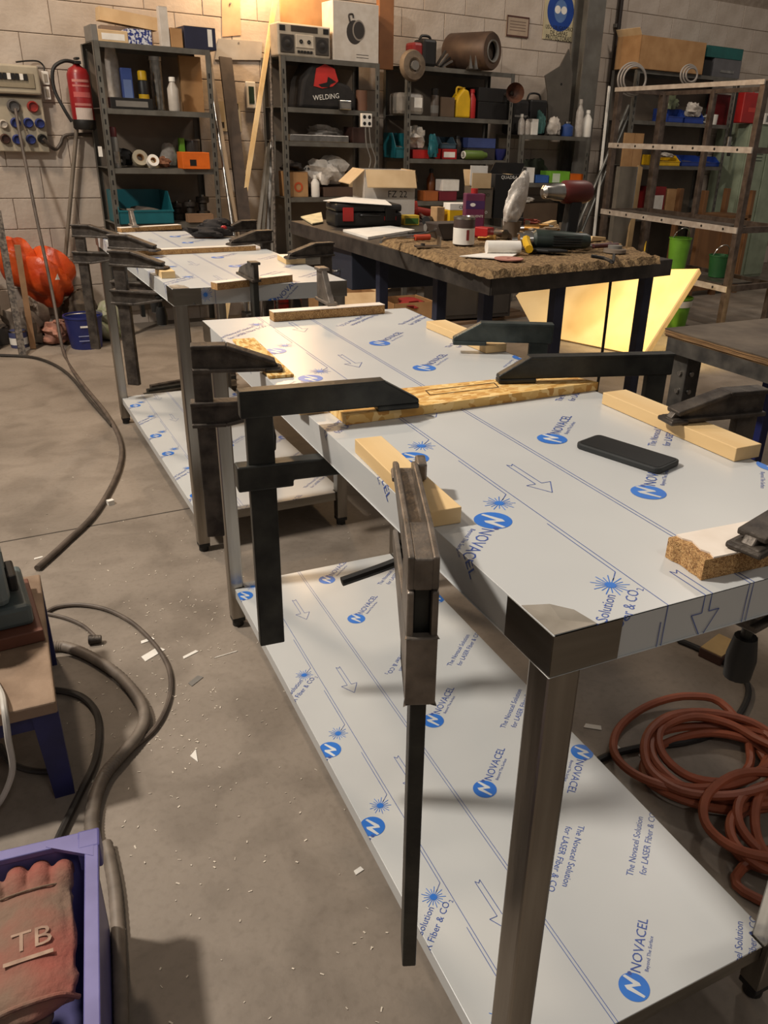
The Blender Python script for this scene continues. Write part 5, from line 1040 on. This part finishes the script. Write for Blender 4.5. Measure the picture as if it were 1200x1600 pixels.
MB().prism([(-w*.2, 0), (w*.5, 0), (w*.48, (zt_-z0_)*.72), (w*.26, zt_-z0_), (-w*.0, (zt_-z0_)*.8), (-w*.5, zm_-z0_), (-w*.35, (zm_-z0_)*.7)], 0, .012, 'y').build('plate', plain((98, 92, 84), .5, .3), o); MB().cyl((w*.1, -.002, (zt_-z0_)*.6), (w*.1, 0, (zt_-z0_)*.6), .01).build('hole', BLACK, o)
GALV = mat('galvanised', (206, 200, 192), (176, 170, 162), .32, .35, 5, 5)
for y0_, lab, m_, x0_, x1_, y1_ in ((58, 'shiny galvanised sheet fixed to the wall between the first two units', GALV, 334, 412, 99), (-6, 'peach coloured board on the wall above the galvanised sheet', plain((206, 166, 132), .6), 344, 379, 60)):
    s_, z_, w, h = wallbox(x0_, y0_, x1_, y1_, .02); o = thing('wall_sheet', lab, 'sheet', W(s_, .004, z_), WB); MB().prism([(-w/2, -h/2), (w*.46, -h/2+.02), (w/2, h/2), (-w*.4, h*.46)], -.012 if m_ is GALV else -.003, 0, 'y').build('sheet', m_, o); MB().cyl((0, -.016, h*.35), (0, -.004, h*.35), .006, n=8).build('screw', GREYP, o, True)
s_, z_, w, h = wallbox(384, 127, 401, 170, .03); o = thing('thermostat', 'white wall thermostat with a dark green window', 'thermostat', W(s_, .005, z_), WB); MB().b(-w/2, w/2, -.03, -.004, -h/2, h/2).build('case', PAPER, o, bevel=.006); MB().b(-w*.28, w*.28, -.032, -.03, -h*.32, h*.32).build('window', plain((46, 62, 48), .3), o)
s_, z_, w, h = wallbox(337, 158, 378, 206, .015); o = thing('wall_poster', 'dark illustrated poster on the wall behind the leaning slats', 'poster', W(s_, .003, z_), WB); MB().b(-w/2, w/2, -.004, 0, -h/2, h/2).build('paper', plain((192, 178, 150), .7), o)
rd = random.Random(2)
for k in range(7): x = rd.uniform(-.4, .3)*w; zz = rd.uniform(-.45, .3)*h; MB().b(x, x+w*.16, -.005, -.004, zz, zz+h*.2).build('print_patch', plain((60, 54, 48), .6), o)
s_, z_, w, h = wallbox(565, 177, 581, 199, .47); o = thing('socket_block', 'white four-gang socket block on the post of the boombox unit', 'socket', W(s_, .445, z_), WB); MB().b(-w/2, w/2, -.03, 0, -h/2, h/2).build('case', PAPER, o, bevel=.004)
for i in (-1, 1):
    for j in (-1, 1): MB().cyl((i*w*.24, -.031, j*h*.24), (i*w*.24, -.029, j*h*.24), w*.15).build('outlet', BLACK, o, True)
for i, (x0_, x1_) in enumerate(((571, 578), (577, 586))):
    pts = [onw(x0_, 198, .47), onw((x0_+x1_)/2-3, 225, .46), onw(x1_, 248, .46), onw(x1_-4, 262, .44)]; tag(MB().tube([W(a_, .47, zz_) for a_, zz_ in pts], .005).build('socket_cable', GREYP, None, True), ('left' if i == 0 else 'right')+' grey cable hanging from the socket block', 'cable')
# switchboard
s0_, z1_ = onw(-30, 97, .09); s1_, z0_ = onw(66, 149, .09)
PB = plain((178, 166, 144), .5)
o = thing('switchboard', 'beige electrical switchboard with sockets on the wall at the left', 'switchboard', W((s0_+s1_)/2, .01, 0), WB); cx = (s0_+s1_)/2; w = s1_-s0_
MB().b(-w/2, w/2, -.09, -.004, z0_, z1_).build('breaker_box', PB, o, bevel=.012)
wn = MB().b(-w/2+.03, w/2-.035, -.096, -.09, z0_+.035, z1_-.045).build('window', plain((150, 138, 116), .3), o, bevel=.004)
for k in range(8): MB().b(-w/2+.06+k*.024, -w/2+.08+k*.024, -.104, -.096, z0_+.08, z0_+.115).build('breaker', BLACK if k % 3 else PAPER, wn)
a2, zb_ = onw(78, 238, .05); zt2 = z0_-.015
MB().b(-w/2, a2-cx, -.05, -.004, zb_, zt2).build('socket_board', PB, o, bevel=.006)
for px, py, c_, r_ in ((21, 166, (96, 92, 90), 9), (51, 167, (150, 50, 44), 8), (5, 194, (200, 190, 178), 6), (24, 192, (48, 60, 120), 7), (44, 192, (48, 60, 120), 7), (62, 193, (48, 60, 120), 7), (8, 217, (70, 44, 36), 7), (27, 218, (48, 60, 120), 7), (48, 218, (48, 60, 120), 7), (66, 217, (40, 38, 36), 7)):
    a_, zz_ = onw(px, py, .06); r = r_*.0042
    sk = MB().lathe([(r*1.05, 0), (r*1.05, .006), (r, .02), (r*.8, .03), (r*.7, .016)], 18, 0, Matrix.Translation((a_-cx, -.05, zz_)) @ Matrix.Rotation(PI/2, 4, 'X')).build('outlet', plain(c_, .4), o, True)
for x0_, y0_, x1_, y1_ in ((64, 111, 78, 133), (67, 135, 80, 156)): s_, z_, w_, h_ = wallbox(x0_, y0_, x1_, y1_, .03); sw = MB().b(s_-cx-w_/2, s_-cx+w_/2, -.03, -.004, z_-h_/2, z_+h_/2).build('switch', PAPER, o, bevel=.004); MB().b(s_-cx-w_*.22, s_-cx+w_*.22, -.034, -.03, z_-h_*.3, z_+h_*.3).build('rocker', plain((150, 140, 126)), sw)
def wallcable(label, pts, r, t, m, name='cable'): return tag(MB().tube([W(*((lambda q: (q[0], tt, q[1]))(onw(x, y, tt)))) for (x, y), tt in zip(pts, t if isinstance(t, list) else [t]*len(pts))], r).build(name, m, None, True), label, 'cable')
wallcable('thick grey cable running from the switchboard plug behind the first unit', [(68, 217), (80, 230), (88, 233), (95, 224), (100, 213), (115, 210), (150, 210)], .011, [.09, .07, .03, .02, .018, .018, .018], plain((74, 64, 56), .6))
wallcable('thin black cable looping from the switchboard to the white switches', [(25, 97), (45, 95), (60, 96), (68, 103), (69, 110)], .005, [.07, .03, .02, .02, .03], RUBBER)
# fire extinguisher
s_, zt_ = onw(133, 100, .2); _, zb_ = onw(138, 203, .2)
o = thing('fire_extinguisher', 'red fire extinguisher with white label hung on the wall left of the first unit', 'extinguisher', W(s_-.035, .11, zb_), WB); h = zt_-zb_; r = .07
MB().lathe([(r*.9, .0), (r*1.02, .01), (r*1.02, .05), (r, .06)], 24).build('base', PLAST, o, True)
MB().lathe([(r, .05), (r, h*.84), (r*.8, h*.93), (r*.35, h*.98), (r*.3, h)], 24).build('cylinder', plain((148, 34, 36), .35), o, True)
for z0_, z1_, m_ in ((.06, h*.34, plain((206, 190, 180), .5)), (h*.37, h*.41, plain((196, 120, 112))), (h*.50, h*.58, plain((190, 92, 88))), (h*.66, h*.69, plain((200, 120, 112))), (h*.73, h*.77, plain((206, 134, 124)))):
    a0 = -2.4; v = []; f = []
    for k in range(9): a_ = a0+1.6*k/8; v += [((r+.001)*math.cos(a_), (r+.001)*math.sin(a_), z0_), ((r+.001)*math.cos(a_), (r+.001)*math.sin(a_), z1_)]
    MB().add(v, [(2*k, 2*k+2, 2*k+3, 2*k+1) for k in range(8)]).build('label', m_, o)
MB().b(-.02, .02, -.05, .03, h, h+.018).b(-.012, .012, -.06, .02, h+.025, h+.038).build('valve', PLAST, o, bevel=.003)
MB().tube([(-.01, -.01, h+.01), (-.08, -.02, h+.012), (-.15, -.02, h*.9), (-.16, -.02, h*.6), (-.12, -.04, h*.3), (-.085, -.04, h*.12)], .011).build('hose', RUBBER, o, True)
lean('conduit', 'grey conduit pipe running down the wall below the extinguisher', (95, 480), (120, 200), .026, .02, plain((120, 108, 94), .5), .06, .05, 'conduit', None, True)
s_, z_ = onw(158, 237, .43); tag(MB().b(-.012, .012, -.006, 0, -.03, .03).build('white_tag', PAPER, None, loc=W(s_, .404, z_), rz=WB), 'small white tag on the left post of the first shelving unit', 'tag')
# ================================================================ floor things at the left
def fpath(pts, z): return [onz(x, y, zz) for (x, y), zz in zip(pts, z if isinstance(z, list) else [z]*len(pts))]
# low stool with blue legs
ST = .26
s = thing('low_stool', 'low work stool with a thick wooden top and blue steel legs at the left edge', 'stool', (-.70, 1.28, 0), 0)
SW = mat('worn_stool_wood', (146, 122, 100), (112, 90, 70), .75, 0, 8, 6, .25, 40)
MB().b(-.22, .222, -.285, .30, ST-.03, ST).build('top', SW, s, bevel=.004)
BL = mat('blue_angle_steel', (44, 46, 96), (32, 34, 72), .5, .1, 12)
for x in (-.19, .20):
    for y in (-.255, .27): MB().prism([(x-.018, 0), (x+.022, 0), (x+.022, ST-.03), (x-.03, ST-.03)], y-.02, y+.02, 'y').build('leg', BL, s)
for y in (-.265, .28): MB().b(-.2, .21, y-.004, y+.004, ST-.07, ST-.03).build('apron', BL, s)
for x in (-.2, .206): MB().b(x-.004, x+.004, -.26, .28, ST-.07, ST-.03).build('apron', BL, s)
# sander on the stool
P = onz(28, 1000, ST)
o = thing('belt_sander', 'grey-green power sander on a brown base, standing on the low stool', 'sander', (-.598, 1.335, ST+.001), .08); o.scale = (1.25, 1.25, 1.4)
SG = mat('tool_grey_green', (126, 136, 136), (104, 114, 114), .4); SDK = plain((84, 94, 94), .45)
MB().b(-.10, .085, -.085, .13, 0, .022).build('base_board', plain((104, 62, 46), .6), o, bevel=.002)
MB().b(-.09, .075, -.06, .115, .022, .060).build('shoe', SDK, o, bevel=.008)
MB().prism([(-.05, .058), (.105, .058), (.10, .12), (.06, .165), (-.03, .165), (-.05, .12)], -.06, .045, 'x').build('housing', SG, o, bevel=.014)
MB().prism([(-.1, .06), (-.03, .06), (-.03, .13), (-.08, .12)], -.03, .02, 'x').build('motor_nose', SG, o, bevel=.010)
MB().tube([(-.03, .06, .15), (-.03, .03, .185), (-.035, -.05, .165), (-.035, -.09, .115), (-.03, -.10, .07)], .021, 12).build('handle', SDK, o, True)
MB().cyl((-.03, -.10, .075), (-.03, -.115, .03), .012, .008).build('cable_sleeve', PLAST, o, True)
MB().b(.046, .062, -.02, .05, .07, .10).build('dust_port', BLACK, o, bevel=.004); MB().b(.0455, .0475, .02, .06, .10, .13).build('rating_label', plain((150, 150, 140)), o)
for k in range(4): MB().b(-.045+k*.014, -.038+k*.014, .046, .070, .163, .167).build('vent', BLACK, o)
tag(MB().tube([(-.628, 1.20, ST+.055), (-.605, 1.155, ST+.015), (-.578, 1.06, ST+.008), (-.572, .990, ST+.012), (-.575, .968, ST-.04), (-.585, .975, .12), (-.64, 1.00, .02), (-.70, 1.05, .008), (-.85, 1.15, .006)], .0065).build('tool_cable', plain((196, 190, 180), .5), None, True), 'pale grey power cord running from the sander over the front of the stool', 'cord')
# crate with gloves
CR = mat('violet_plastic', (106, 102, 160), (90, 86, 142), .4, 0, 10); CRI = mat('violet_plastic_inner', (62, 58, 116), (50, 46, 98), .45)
RZ = .25
cr = thing('plastic_crate', 'violet-blue plastic crate holding dusty work gloves, bottom left corner', 'crate', (-.712, .362, 0), -.10)
hw, hl = .235, .27; t = .008
for x in (-hw, hw-t): MB().b(x, x+t, -hl, hl, .004, RZ-.004).build('side_wall', CR, cr)
for y in (-hl, hl-t): MB().b(-hw, hw, y, y+t, .004, RZ-.004).build('end_wall', CR, cr)
MB().b(-hw, hw, -hl, hl, 0, .006).build('bottom', CRI, cr)
R0 = MB(); R0.b(-hw-.012, hw+.012, hl-.012, hl+.010, RZ-.012, RZ).b(-hw-.012, hw+.012, -hl-.010, -hl+.012, RZ-.012, RZ).b(hw-.010, hw+.012, -hl, hl, RZ-.012, RZ).b(-hw-.012, -hw+.010, -hl, hl, RZ-.012, RZ); R0.build('rim', CR, cr, bevel=.002)
MB().prism([(hw-.07, hl-.006), (hw+.004, hl-.006), (hw+.004, hl-.05)], RZ-.006, RZ+.0005, 'z').build('corner_gusset', CR, cr)
MB().b(hw-.022, hw+.014, hl-.03, hl+.012, RZ-.05, RZ+.001).build('corner_block', CR, cr, bevel=.004)
def glove(label, loc, rz, seed, m, scale=1.0):
    o = thing('work_glove', label, 'glove', loc, rz, 'leather work gloves'); o.scale = (1.12, 1.12, 1.05); rd = random.Random(seed); mb = MB()
    mb.prism([(-.052, -.13), (.050, -.13), (.056, -.02), (.053, .058), (-.046, .062), (-.053, 0)], .006, .028, 'z'); mb.blob((.0, -.035, .018), (.058, .10, .023), .04, seed+3, 24, 16); mb.blob((.0, .03, .018), (.056, .045, .020), .04, seed+6, 24, 16); mb.blob((.0, -.10, .018), (.056, .045, .022), .04, seed+8, 24, 16)
    for i, (x, l) in enumerate(((-.046, .036), (-.0155, .052), (.0155, .050), (.046, .038))):
        mb.tube([(x*.98, .045, .02), (x*1.0, .045+l*.5, .031), (x*1.02, .045+l*.9, .026), (x*1.02, .045+l, .012)], .0147, 12)
    mb.tube([(-.045, -.03, .018), (-.075, .0, .02), (-.088, .045, .018)], .015, 10)
    body = mb.build('leather', m, o, True); fuse(body, .003)
    MB().tube([(-.055, -.128, .010), (-.03, -.132, .034), (.03, -.132, .034), (.054, -.128, .010)], .0035, 8).build('cuff_hem', m, o, True)
    MB().tube([(-.052, .048, .030), (-.02, .046, .0385), (.02, .046, .0385), (.052, .048, .030)], .0016, 6).build('knuckle_seam', LEB, o, True)
    return o
LEA = mat('dusty_red_leather', (146, 82, 70), (124, 100, 84), .95, 0, 8, 8, .35, 90, contrast=(.40, .64)); LEB = mat('dusty_brown_leather', (128, 104, 86), (104, 82, 66), .85, 0, 8, 6, .5, 60)
MB().blob((-.02, -.02, .075), (.165, .20, .066), .08, 77, flat=.9).build('rag_filling', LEB, cr, True)
g = glove('red-brown leather work glove with two pale printed letters, on top in the crate', (-.556, .495, .190), -.03, 1, LEA)
for body_, wd, cx_, cy_, hs_ in (('TB', .050, .004, -.055, 1.25),):
    v, f = text2d(body_, 1); x0 = min(p[0] for p in v); x1 = max(p[0] for p in v); k = wd/(x1-x0)
    MB().add([(cx_-wd/2+(p[0]-x0)*k, cy_+p[1]*k*hs_*.8, .0415) for p in v], f).build('lettering', mat('worn_print', (176, 148, 128), (140, 112, 96), .9, 0, 40), g)
MB().b(-.03, .03, -.072, -.066, .0410, .0414).build('print_bar', MATS['worn_print'], g)
glove('brown leather work glove half hidden under the red one in the crate', (-.60, .30, .150), .05, 2, LEB)
# hoses and cables on the floor
HS = mat('grey_hose', (98, 86, 76), (74, 64, 56), .55); HSB = mat('black_hose', (60, 54, 48), (44, 39, 35), .5)
tag(MB().tube(fpath([(38, 222), (40, 250), (52, 310), (70, 400), (85, 470), (96, 530)], [1.25, 1.15, .93, .56, .28, .03])[1:] if False else [W(*((lambda q: (q[0], tt, q[1]))(onw(x, y, tt)))) for x, y, tt in ((24, 170, .1), (32, 215, .16), (44, 275, .25), (58, 345, .35), (74, 420, .45), (86, 480, .55))]+fpath([(100, 552), (125, 595), (165, 645), (188, 690), (185, 735), (150, 800), (100, 850), (58, 888)], .011), .0105, 10, sub=8).build('rubber_hose', HS, None, True), 'thick grey cable from the switchboard snaking across the floor at the left', 'cable')
tag(MB().tube(fpath([(0, 555), (50, 558), (85, 570), (112, 590), (140, 625), (175, 665)], .010), .009, 8).build('rubber_hose', HSB, None, True), 'thin dark hose joining the thick grey cable from the left', 'hose')
tag(MB().tube(fpath([(70, 1012), (100, 1010), (140, 1025), (185, 1055), (215, 1090), (226, 1120), (215, 1150), (185, 1185), (163, 1212), (148, 1250), (143, 1290), (150, 1330)], .015), .0135, 12, sub=16, ribs=.12).build('vacuum_hose', mat('ribbed_hose', (126, 114, 102), (100, 90, 80), .5), None, True), 'ribbed grey vacuum hose curving on the floor beside the stool', 'hose')
tag(MB().tube(fpath([(166, 1318), (178, 1380), (184, 1450), (188, 1530), (190, 1610)], .012), .012, 10, sub=14, ribs=.07).build('vacuum_hose', MATS['ribbed_hose'], None, True), 'ribbed hose running along the right side of the violet crate', 'hose')
tag(MB().tube(fpath([(70, 958), (90, 948), (125, 945), (165, 952), (205, 972), (240, 1005), (262, 1040), (267, 1075), (258, 1110), (240, 1140), (212, 1165), (190, 1180)], .007), .0065, 8).build('power_cable', HS, None, True), 'brown power cable making a wide loop right of the stool', 'cable')
o = thing('plug_cable', 'short cable with a dark plug lying on the floor right of the stool', 'cable', (0, 0, 0)); MB().tube(fpath([(68, 958), (100, 965), (130, 978), (152, 998)], .006), .0055, 8).build('cord', HS, o, True)
P = onz(152, 1005, 0); MB().cyl((P.x-.02, P.y+.004, .014), (P.x+.012, P.y-.004, .014), .014, .011, 12).build('plug', CAST, o, True)
tag(MB().tube(fpath([(70, 1078), (100, 1080), (130, 1090), (150, 1112), (155, 1145), (148, 1190), (125, 1240), (95, 1302), (60, 1380)], .009), .0085, 8).build('black_cable', HSB, None, True), 'black cable running from under the stool to behind the crate', 'cable')
tag(MB().tube(fpath([(0, 1165), (15, 1190), (45, 1203), (80, 1205), (105, 1198)], .008), .007, 8).build('black_cable', HSB, None, True), 'dark cable lying on the floor under the stool', 'cable')
# orange air hose coil
OR = mat('orange_air_hose', (166, 90, 62), (136, 72, 48), .5, 0, 10); rd = random.Random(8)
def coil(label, c, turns, R, m, r, seed, name='air_hose', sx=1.0, sy=1.0, spread=.05, tail=None):
    rd = random.Random(seed); pts = []; n = 10; ox = oy = 0; zz = r
    for k in range(turns):
        ox, oy = rd.uniform(-spread, spread), rd.uniform(-spread, spread); rr = R*rd.uniform(.72, 1.12); an = rd.uniform(-.4, .4)
        for j in range(n):
            t = 2*PI*j/n; x = rr*sx*math.cos(t); y = rr*sy*math.sin(t)
            pts.append((c[0]+ox+x*math.cos(an)-y*math.sin(an), c[1]+oy+x*math.sin(an)+y*math.cos(an), zz+.012*math.sin(t*2+k)+rd.uniform(0, .006)+.004)); zz = r+.0105*k*(1 if k < 5 else .6)
    if tail: pts += tail
    return tag(MB().tube(pts, r, 8, sub=5).build(name, m, None, True), label, 'hose')
coil('loose coil of orange air hose on the floor, farther loops beside the near table', (.90, .50), 6, .165, OR, .0105, 4, sx=1.15, sy=.85, spread=.06)
coil('loose coil of orange air hose on the floor, nearer loops at the right edge', (.88, .27), 6, .15, OR, .0105, 9, sx=1.2, sy=.8, spread=.06, tail=[(.72, .22, .012), (.70, .14, .011), (.80, .06, .011), (1.0, .02, .011), (1.3, .0, .011)])
tag(MB().tube(fpath([(905, 1215), (940, 1185), (1000, 1168), (1070, 1160), (1130, 1140), (1162, 1105), (1168, 1070), (1140, 1040), (1095, 1015), (1060, 1000)], .009), .0085, 8).build('black_cable', RUBBER, None, True), 'black cable curving over the dark floor right of the near table', 'cable')
P = onz(1122, 1022, 0); o = thing('sanding_block', 'small pale-topped block on the floor under the front right of the near table', 'block', (P.x, P.y, 0), .3); MB().b(-.055, .055, -.035, .035, 0, .03).build('body', plain((70, 44, 34)), o, bevel=.003); MB().b(-.052, .052, -.032, .032, .03, .033).build('pad', plain((190, 160, 110), .8), o)
# scraps on the floor
k = 0
for px, py, w_, l_, rz_, lab in ((238, 1022, .03, .07, .5, 'folded paper scrap beside the cable loop'), (230, 1001, .015, .04, .2, 'narrow paper scrap above the folded one'), (305, 1064, .02, .045, .6, 'grey card scrap right of the cable loop'), (297, 1023, .012, .05, .4, 'torn pale strip near the table leg'), (306, 1181, .025, .04, 1.0, 'triangular white paper scrap in the middle of the floor'), (353, 1023, .003, .07, .1, 'thin white wire offcut near the clamp bar'), (173, 788, .018, .022, .3, 'small white cube scrap by the thick cable'), (926, 1136, .018, .045, -.7, 'white paper slip right of the near table leg'), (960, 1170, .018, .03, -.1, 'short white slip nearer the orange hose'), (1010, 1178, .02, .05, .1, 'white slip touching the orange hose'), (60, 872, .01, .03, .2, 'pale scrap beside the thick cable end'), (560, 1361, .012, .02, .2, 'tiny white curl left of the table shelf')):
    P = onz(px, py, 0); d = .012 if 'cube' in lab else .0015
    mb = MB().prism([(-l_/2, -w_/2), (l_/2, -w_*.4), (l_*.45, w_/2), (-l_*.4, w_*.4)] if 'triang' not in lab else [(-l_/2, -w_/2), (l_/2, w_*.3), (-l_*.1, w_/2)], 0, d, 'z')
    if 'cube' in lab: mb = MB().b(-.012, .012, -.01, .01, 0, .018)
    tag(mb.build('paper_scrap', PAPER if 'grey' not in lab else GREYP, None, loc=(P.x, P.y, .0004), rz=rz_), lab+' on the floor' if 'floor' not in lab else lab, 'scrap', 'scraps on the floor')
rd = random.Random(31); mb = MB()
for k in range(420):
    if rd.random() < .6: px, py = rd.gauss(270, 70), rd.gauss(1040, 130)
    else: px, py = rd.uniform(0, 620), rd.uniform(640, 1600)
    if py < 560: continue
    P = onz(px, py, .0006); l_ = rd.uniform(.002, .008); w_ = rd.uniform(.001, .003); a_ = rd.uniform(0, PI)
    X = Matrix.Translation(P) @ Matrix.Rotation(a_, 4, 'Z') @ Matrix.Rotation(rd.uniform(-.3, .3), 4, 'Y'); mb.b(-l_/2, l_/2, -w_/2, w_/2, 0, .001, 0, X)
tag(mb.build('metal_swarf', mat('pale_swarf', (226, 214, 196), rough=.6)), 'fine pale swarf and chips scattered over the concrete floor', 'debris', None, 'stuff')
# ---- heap by the wall at the left
P = onz(133, 540, 0); o = thing('plastic_bucket', 'dark blue plastic bucket with pale print by the wall at the left', 'bucket', W(onw(133, 520, .62)[0], .62, 0), 0)
MB().lathe([(.098, 0), (.118, .20), (.124, .20), (.124, .212), (.114, .212), (.094, .01)], 26).build('body', plain((36, 44, 104), .4), o, True); MB().b(-.032, .028, -.1165, -.1155, .148, .160).build('print_line', PAPER, o)
for k in range(2): MB().b(-.05, .05, -.1125+.003*k, -.1118+.003*k, .06+.03*k, .066+.03*k).build('print_line', plain((150, 156, 190)), o)
MB().tube([(-.118, 0, .2), (-.09, -.05, .225), (0, -.08, .235), (.09, -.05, .225), (.118, 0, .2)], .004).build('handle', SILVER, o, True)
P = onz(62, 520, 0); o = thing('tarpaulin_sack', 'bright orange tarpaulin sack slumped against the wall at the left', 'sack', W(onw(62, 450, .2)[0], .19, 0), 0)
OT = mat('orange_tarpaulin', (224, 92, 34), (186, 60, 22), .36, 0, 6, 5, 1.0, 9)
MB().blob((.06, 0, .40), (.17, .14, .17), .15, 61, 28, 18).build('sack', OT, o, True); MB().blob((-.10, .03, .50), (.12, .09, .16), .18, 63, 24, 16).build('folded_top', OT, o, True); MB().prism([(.10, .40), (.13, .40), (.12, .44)], -.150, -.145, 'y').build('print_mark', PAPER, o)
for px, py, rx, rz_, m_, lab, sd in ((42, 500, .12, .14, mat('grey_sack', (150, 136, 122), (104, 90, 78), .8, 0, 12), 'grey patterned sack under the orange tarpaulin', 71), (82, 524, .085, .08, mat('pink_sack', (182, 128, 108), (140, 100, 84), .7), 'pinkish plastic sack left of the blue bucket', 72), (160, 522, .09, .12, mat('green_sack', (122, 130, 92), (160, 156, 138), .6), 'pale green sack right of the blue bucket', 73), (128, 480, .10, .15, mat('dark_sack', (92, 78, 62), (62, 52, 44), .8), 'dark brown sack behind the blue bucket', 74)):
    s_, _ = onw(px, py, .28); tt = .46 if py > 515 else (.22 if px > 100 else .34); o = thing('filled_sack', lab, 'sack', W(s_, tt, 0), 0, 'sacks by the wall'); MB().blob((0, 0, rz_*.95), (rx, .10, rz_), .28, sd, 24, 15, flat=.9).build('sack', m_, o, True); MB().blob((rx*.3, 0, rz_*1.75), (rx*.35, .05, rz_*.3), .4, sd+5).build('tied_neck', m_, o, True)
for px, py, r, h, m_, lab in ((32, 545, .055, .11, plain((70, 74, 110), .4), 'blue-grey paint can in front of the heap at the left'), (20, 520, .07, .13, plain((120, 100, 96), .4), 'red-lidded paint can behind the blue-grey one'), (4, 540, .06, .12, plain((96, 92, 90), .4), 'grey paint can at the left edge of the picture')):
    P = onz(px, py, 0); o = thing('paint_can', lab, 'can', (P.x, P.y+.06, 0), 0, 'paint cans on the floor'); can(o, r, h, m_, plain((150, 50, 46), .4) if 'red' in lab else SILVER, PAPER if 'blue' in lab else None, (.2, .6))
A = onz(52, 545, 0); B = W(*((lambda q: (q[0], .52, q[1]))(onw(27, 384, .52)))); tag(MB().beam((0, 0, .0), B-A, .045, .035).build('timber_post', mat('timber', (150, 116, 84), (124, 92, 62), .7, 0, 8), None, loc=A+Vector((0, 0, .004))), 'brown timber post leaning in front of the orange sack', 'post')
s_, _ = onw(-10, 330, .5); o = thing('speaker_box', 'black box standing at the left edge behind the sacks', 'box', W(s_-.27, .5, 0), WB); MB().b(-.15, .15, 0, .3, 0, .55).build('body', BLACK, o, bevel=.005); MB().b(-.12, .12, -.006, 0, .05, .5).build('front_panel', plain((34, 30, 28), .7), o)
lean('perforated_post', 'speckled perforated post leaning at the left edge', (24, 490), (-4, 330), .04, .03, MATS['speckle'], .6, .3, 'post')
# steel stock lying under the far table
for i in range(4):
    P = TC(.12+.09*i, .75+.1*i, .006+.0); tag(MB().b(-.27, .27, -.015, .015, 0, .03).build('steel_bar', [CAST, SILVER, DARK, CAST][i], None, loc=TC(.42+.03*i, TL+.30+.09*i, 0.001), rz=.15+.05*i), ['farther rusty', 'bright', 'dark', 'nearest rusty'][i]+' square steel bar on the floor behind the far table', 'bar', 'steel bars on the floor')
# black jacket on the far table
P = onz(330, 371, zt); o = thing('work_jacket', 'crumpled black work jacket with a red patch on the far table', 'jacket', (P.x, P.y, zt), .1)
JK = mat('black_cloth', (44, 38, 36), (28, 24, 23), .85, 0, 12, 5, .5, 20)
MB().blob((0, 0, .022), (.10, .06, .028), .22, 81, 28, 14, flat=.6).build('jacket', JK, o, True); MB().blob((.03, .02, .045), (.065, .04, .03), .22, 83, 22, 12).build('hood', JK, o, True); MB().blob((.05, -.035, .042), (.014, .008, .011), .2, 85).build('patch', RED, o, True)
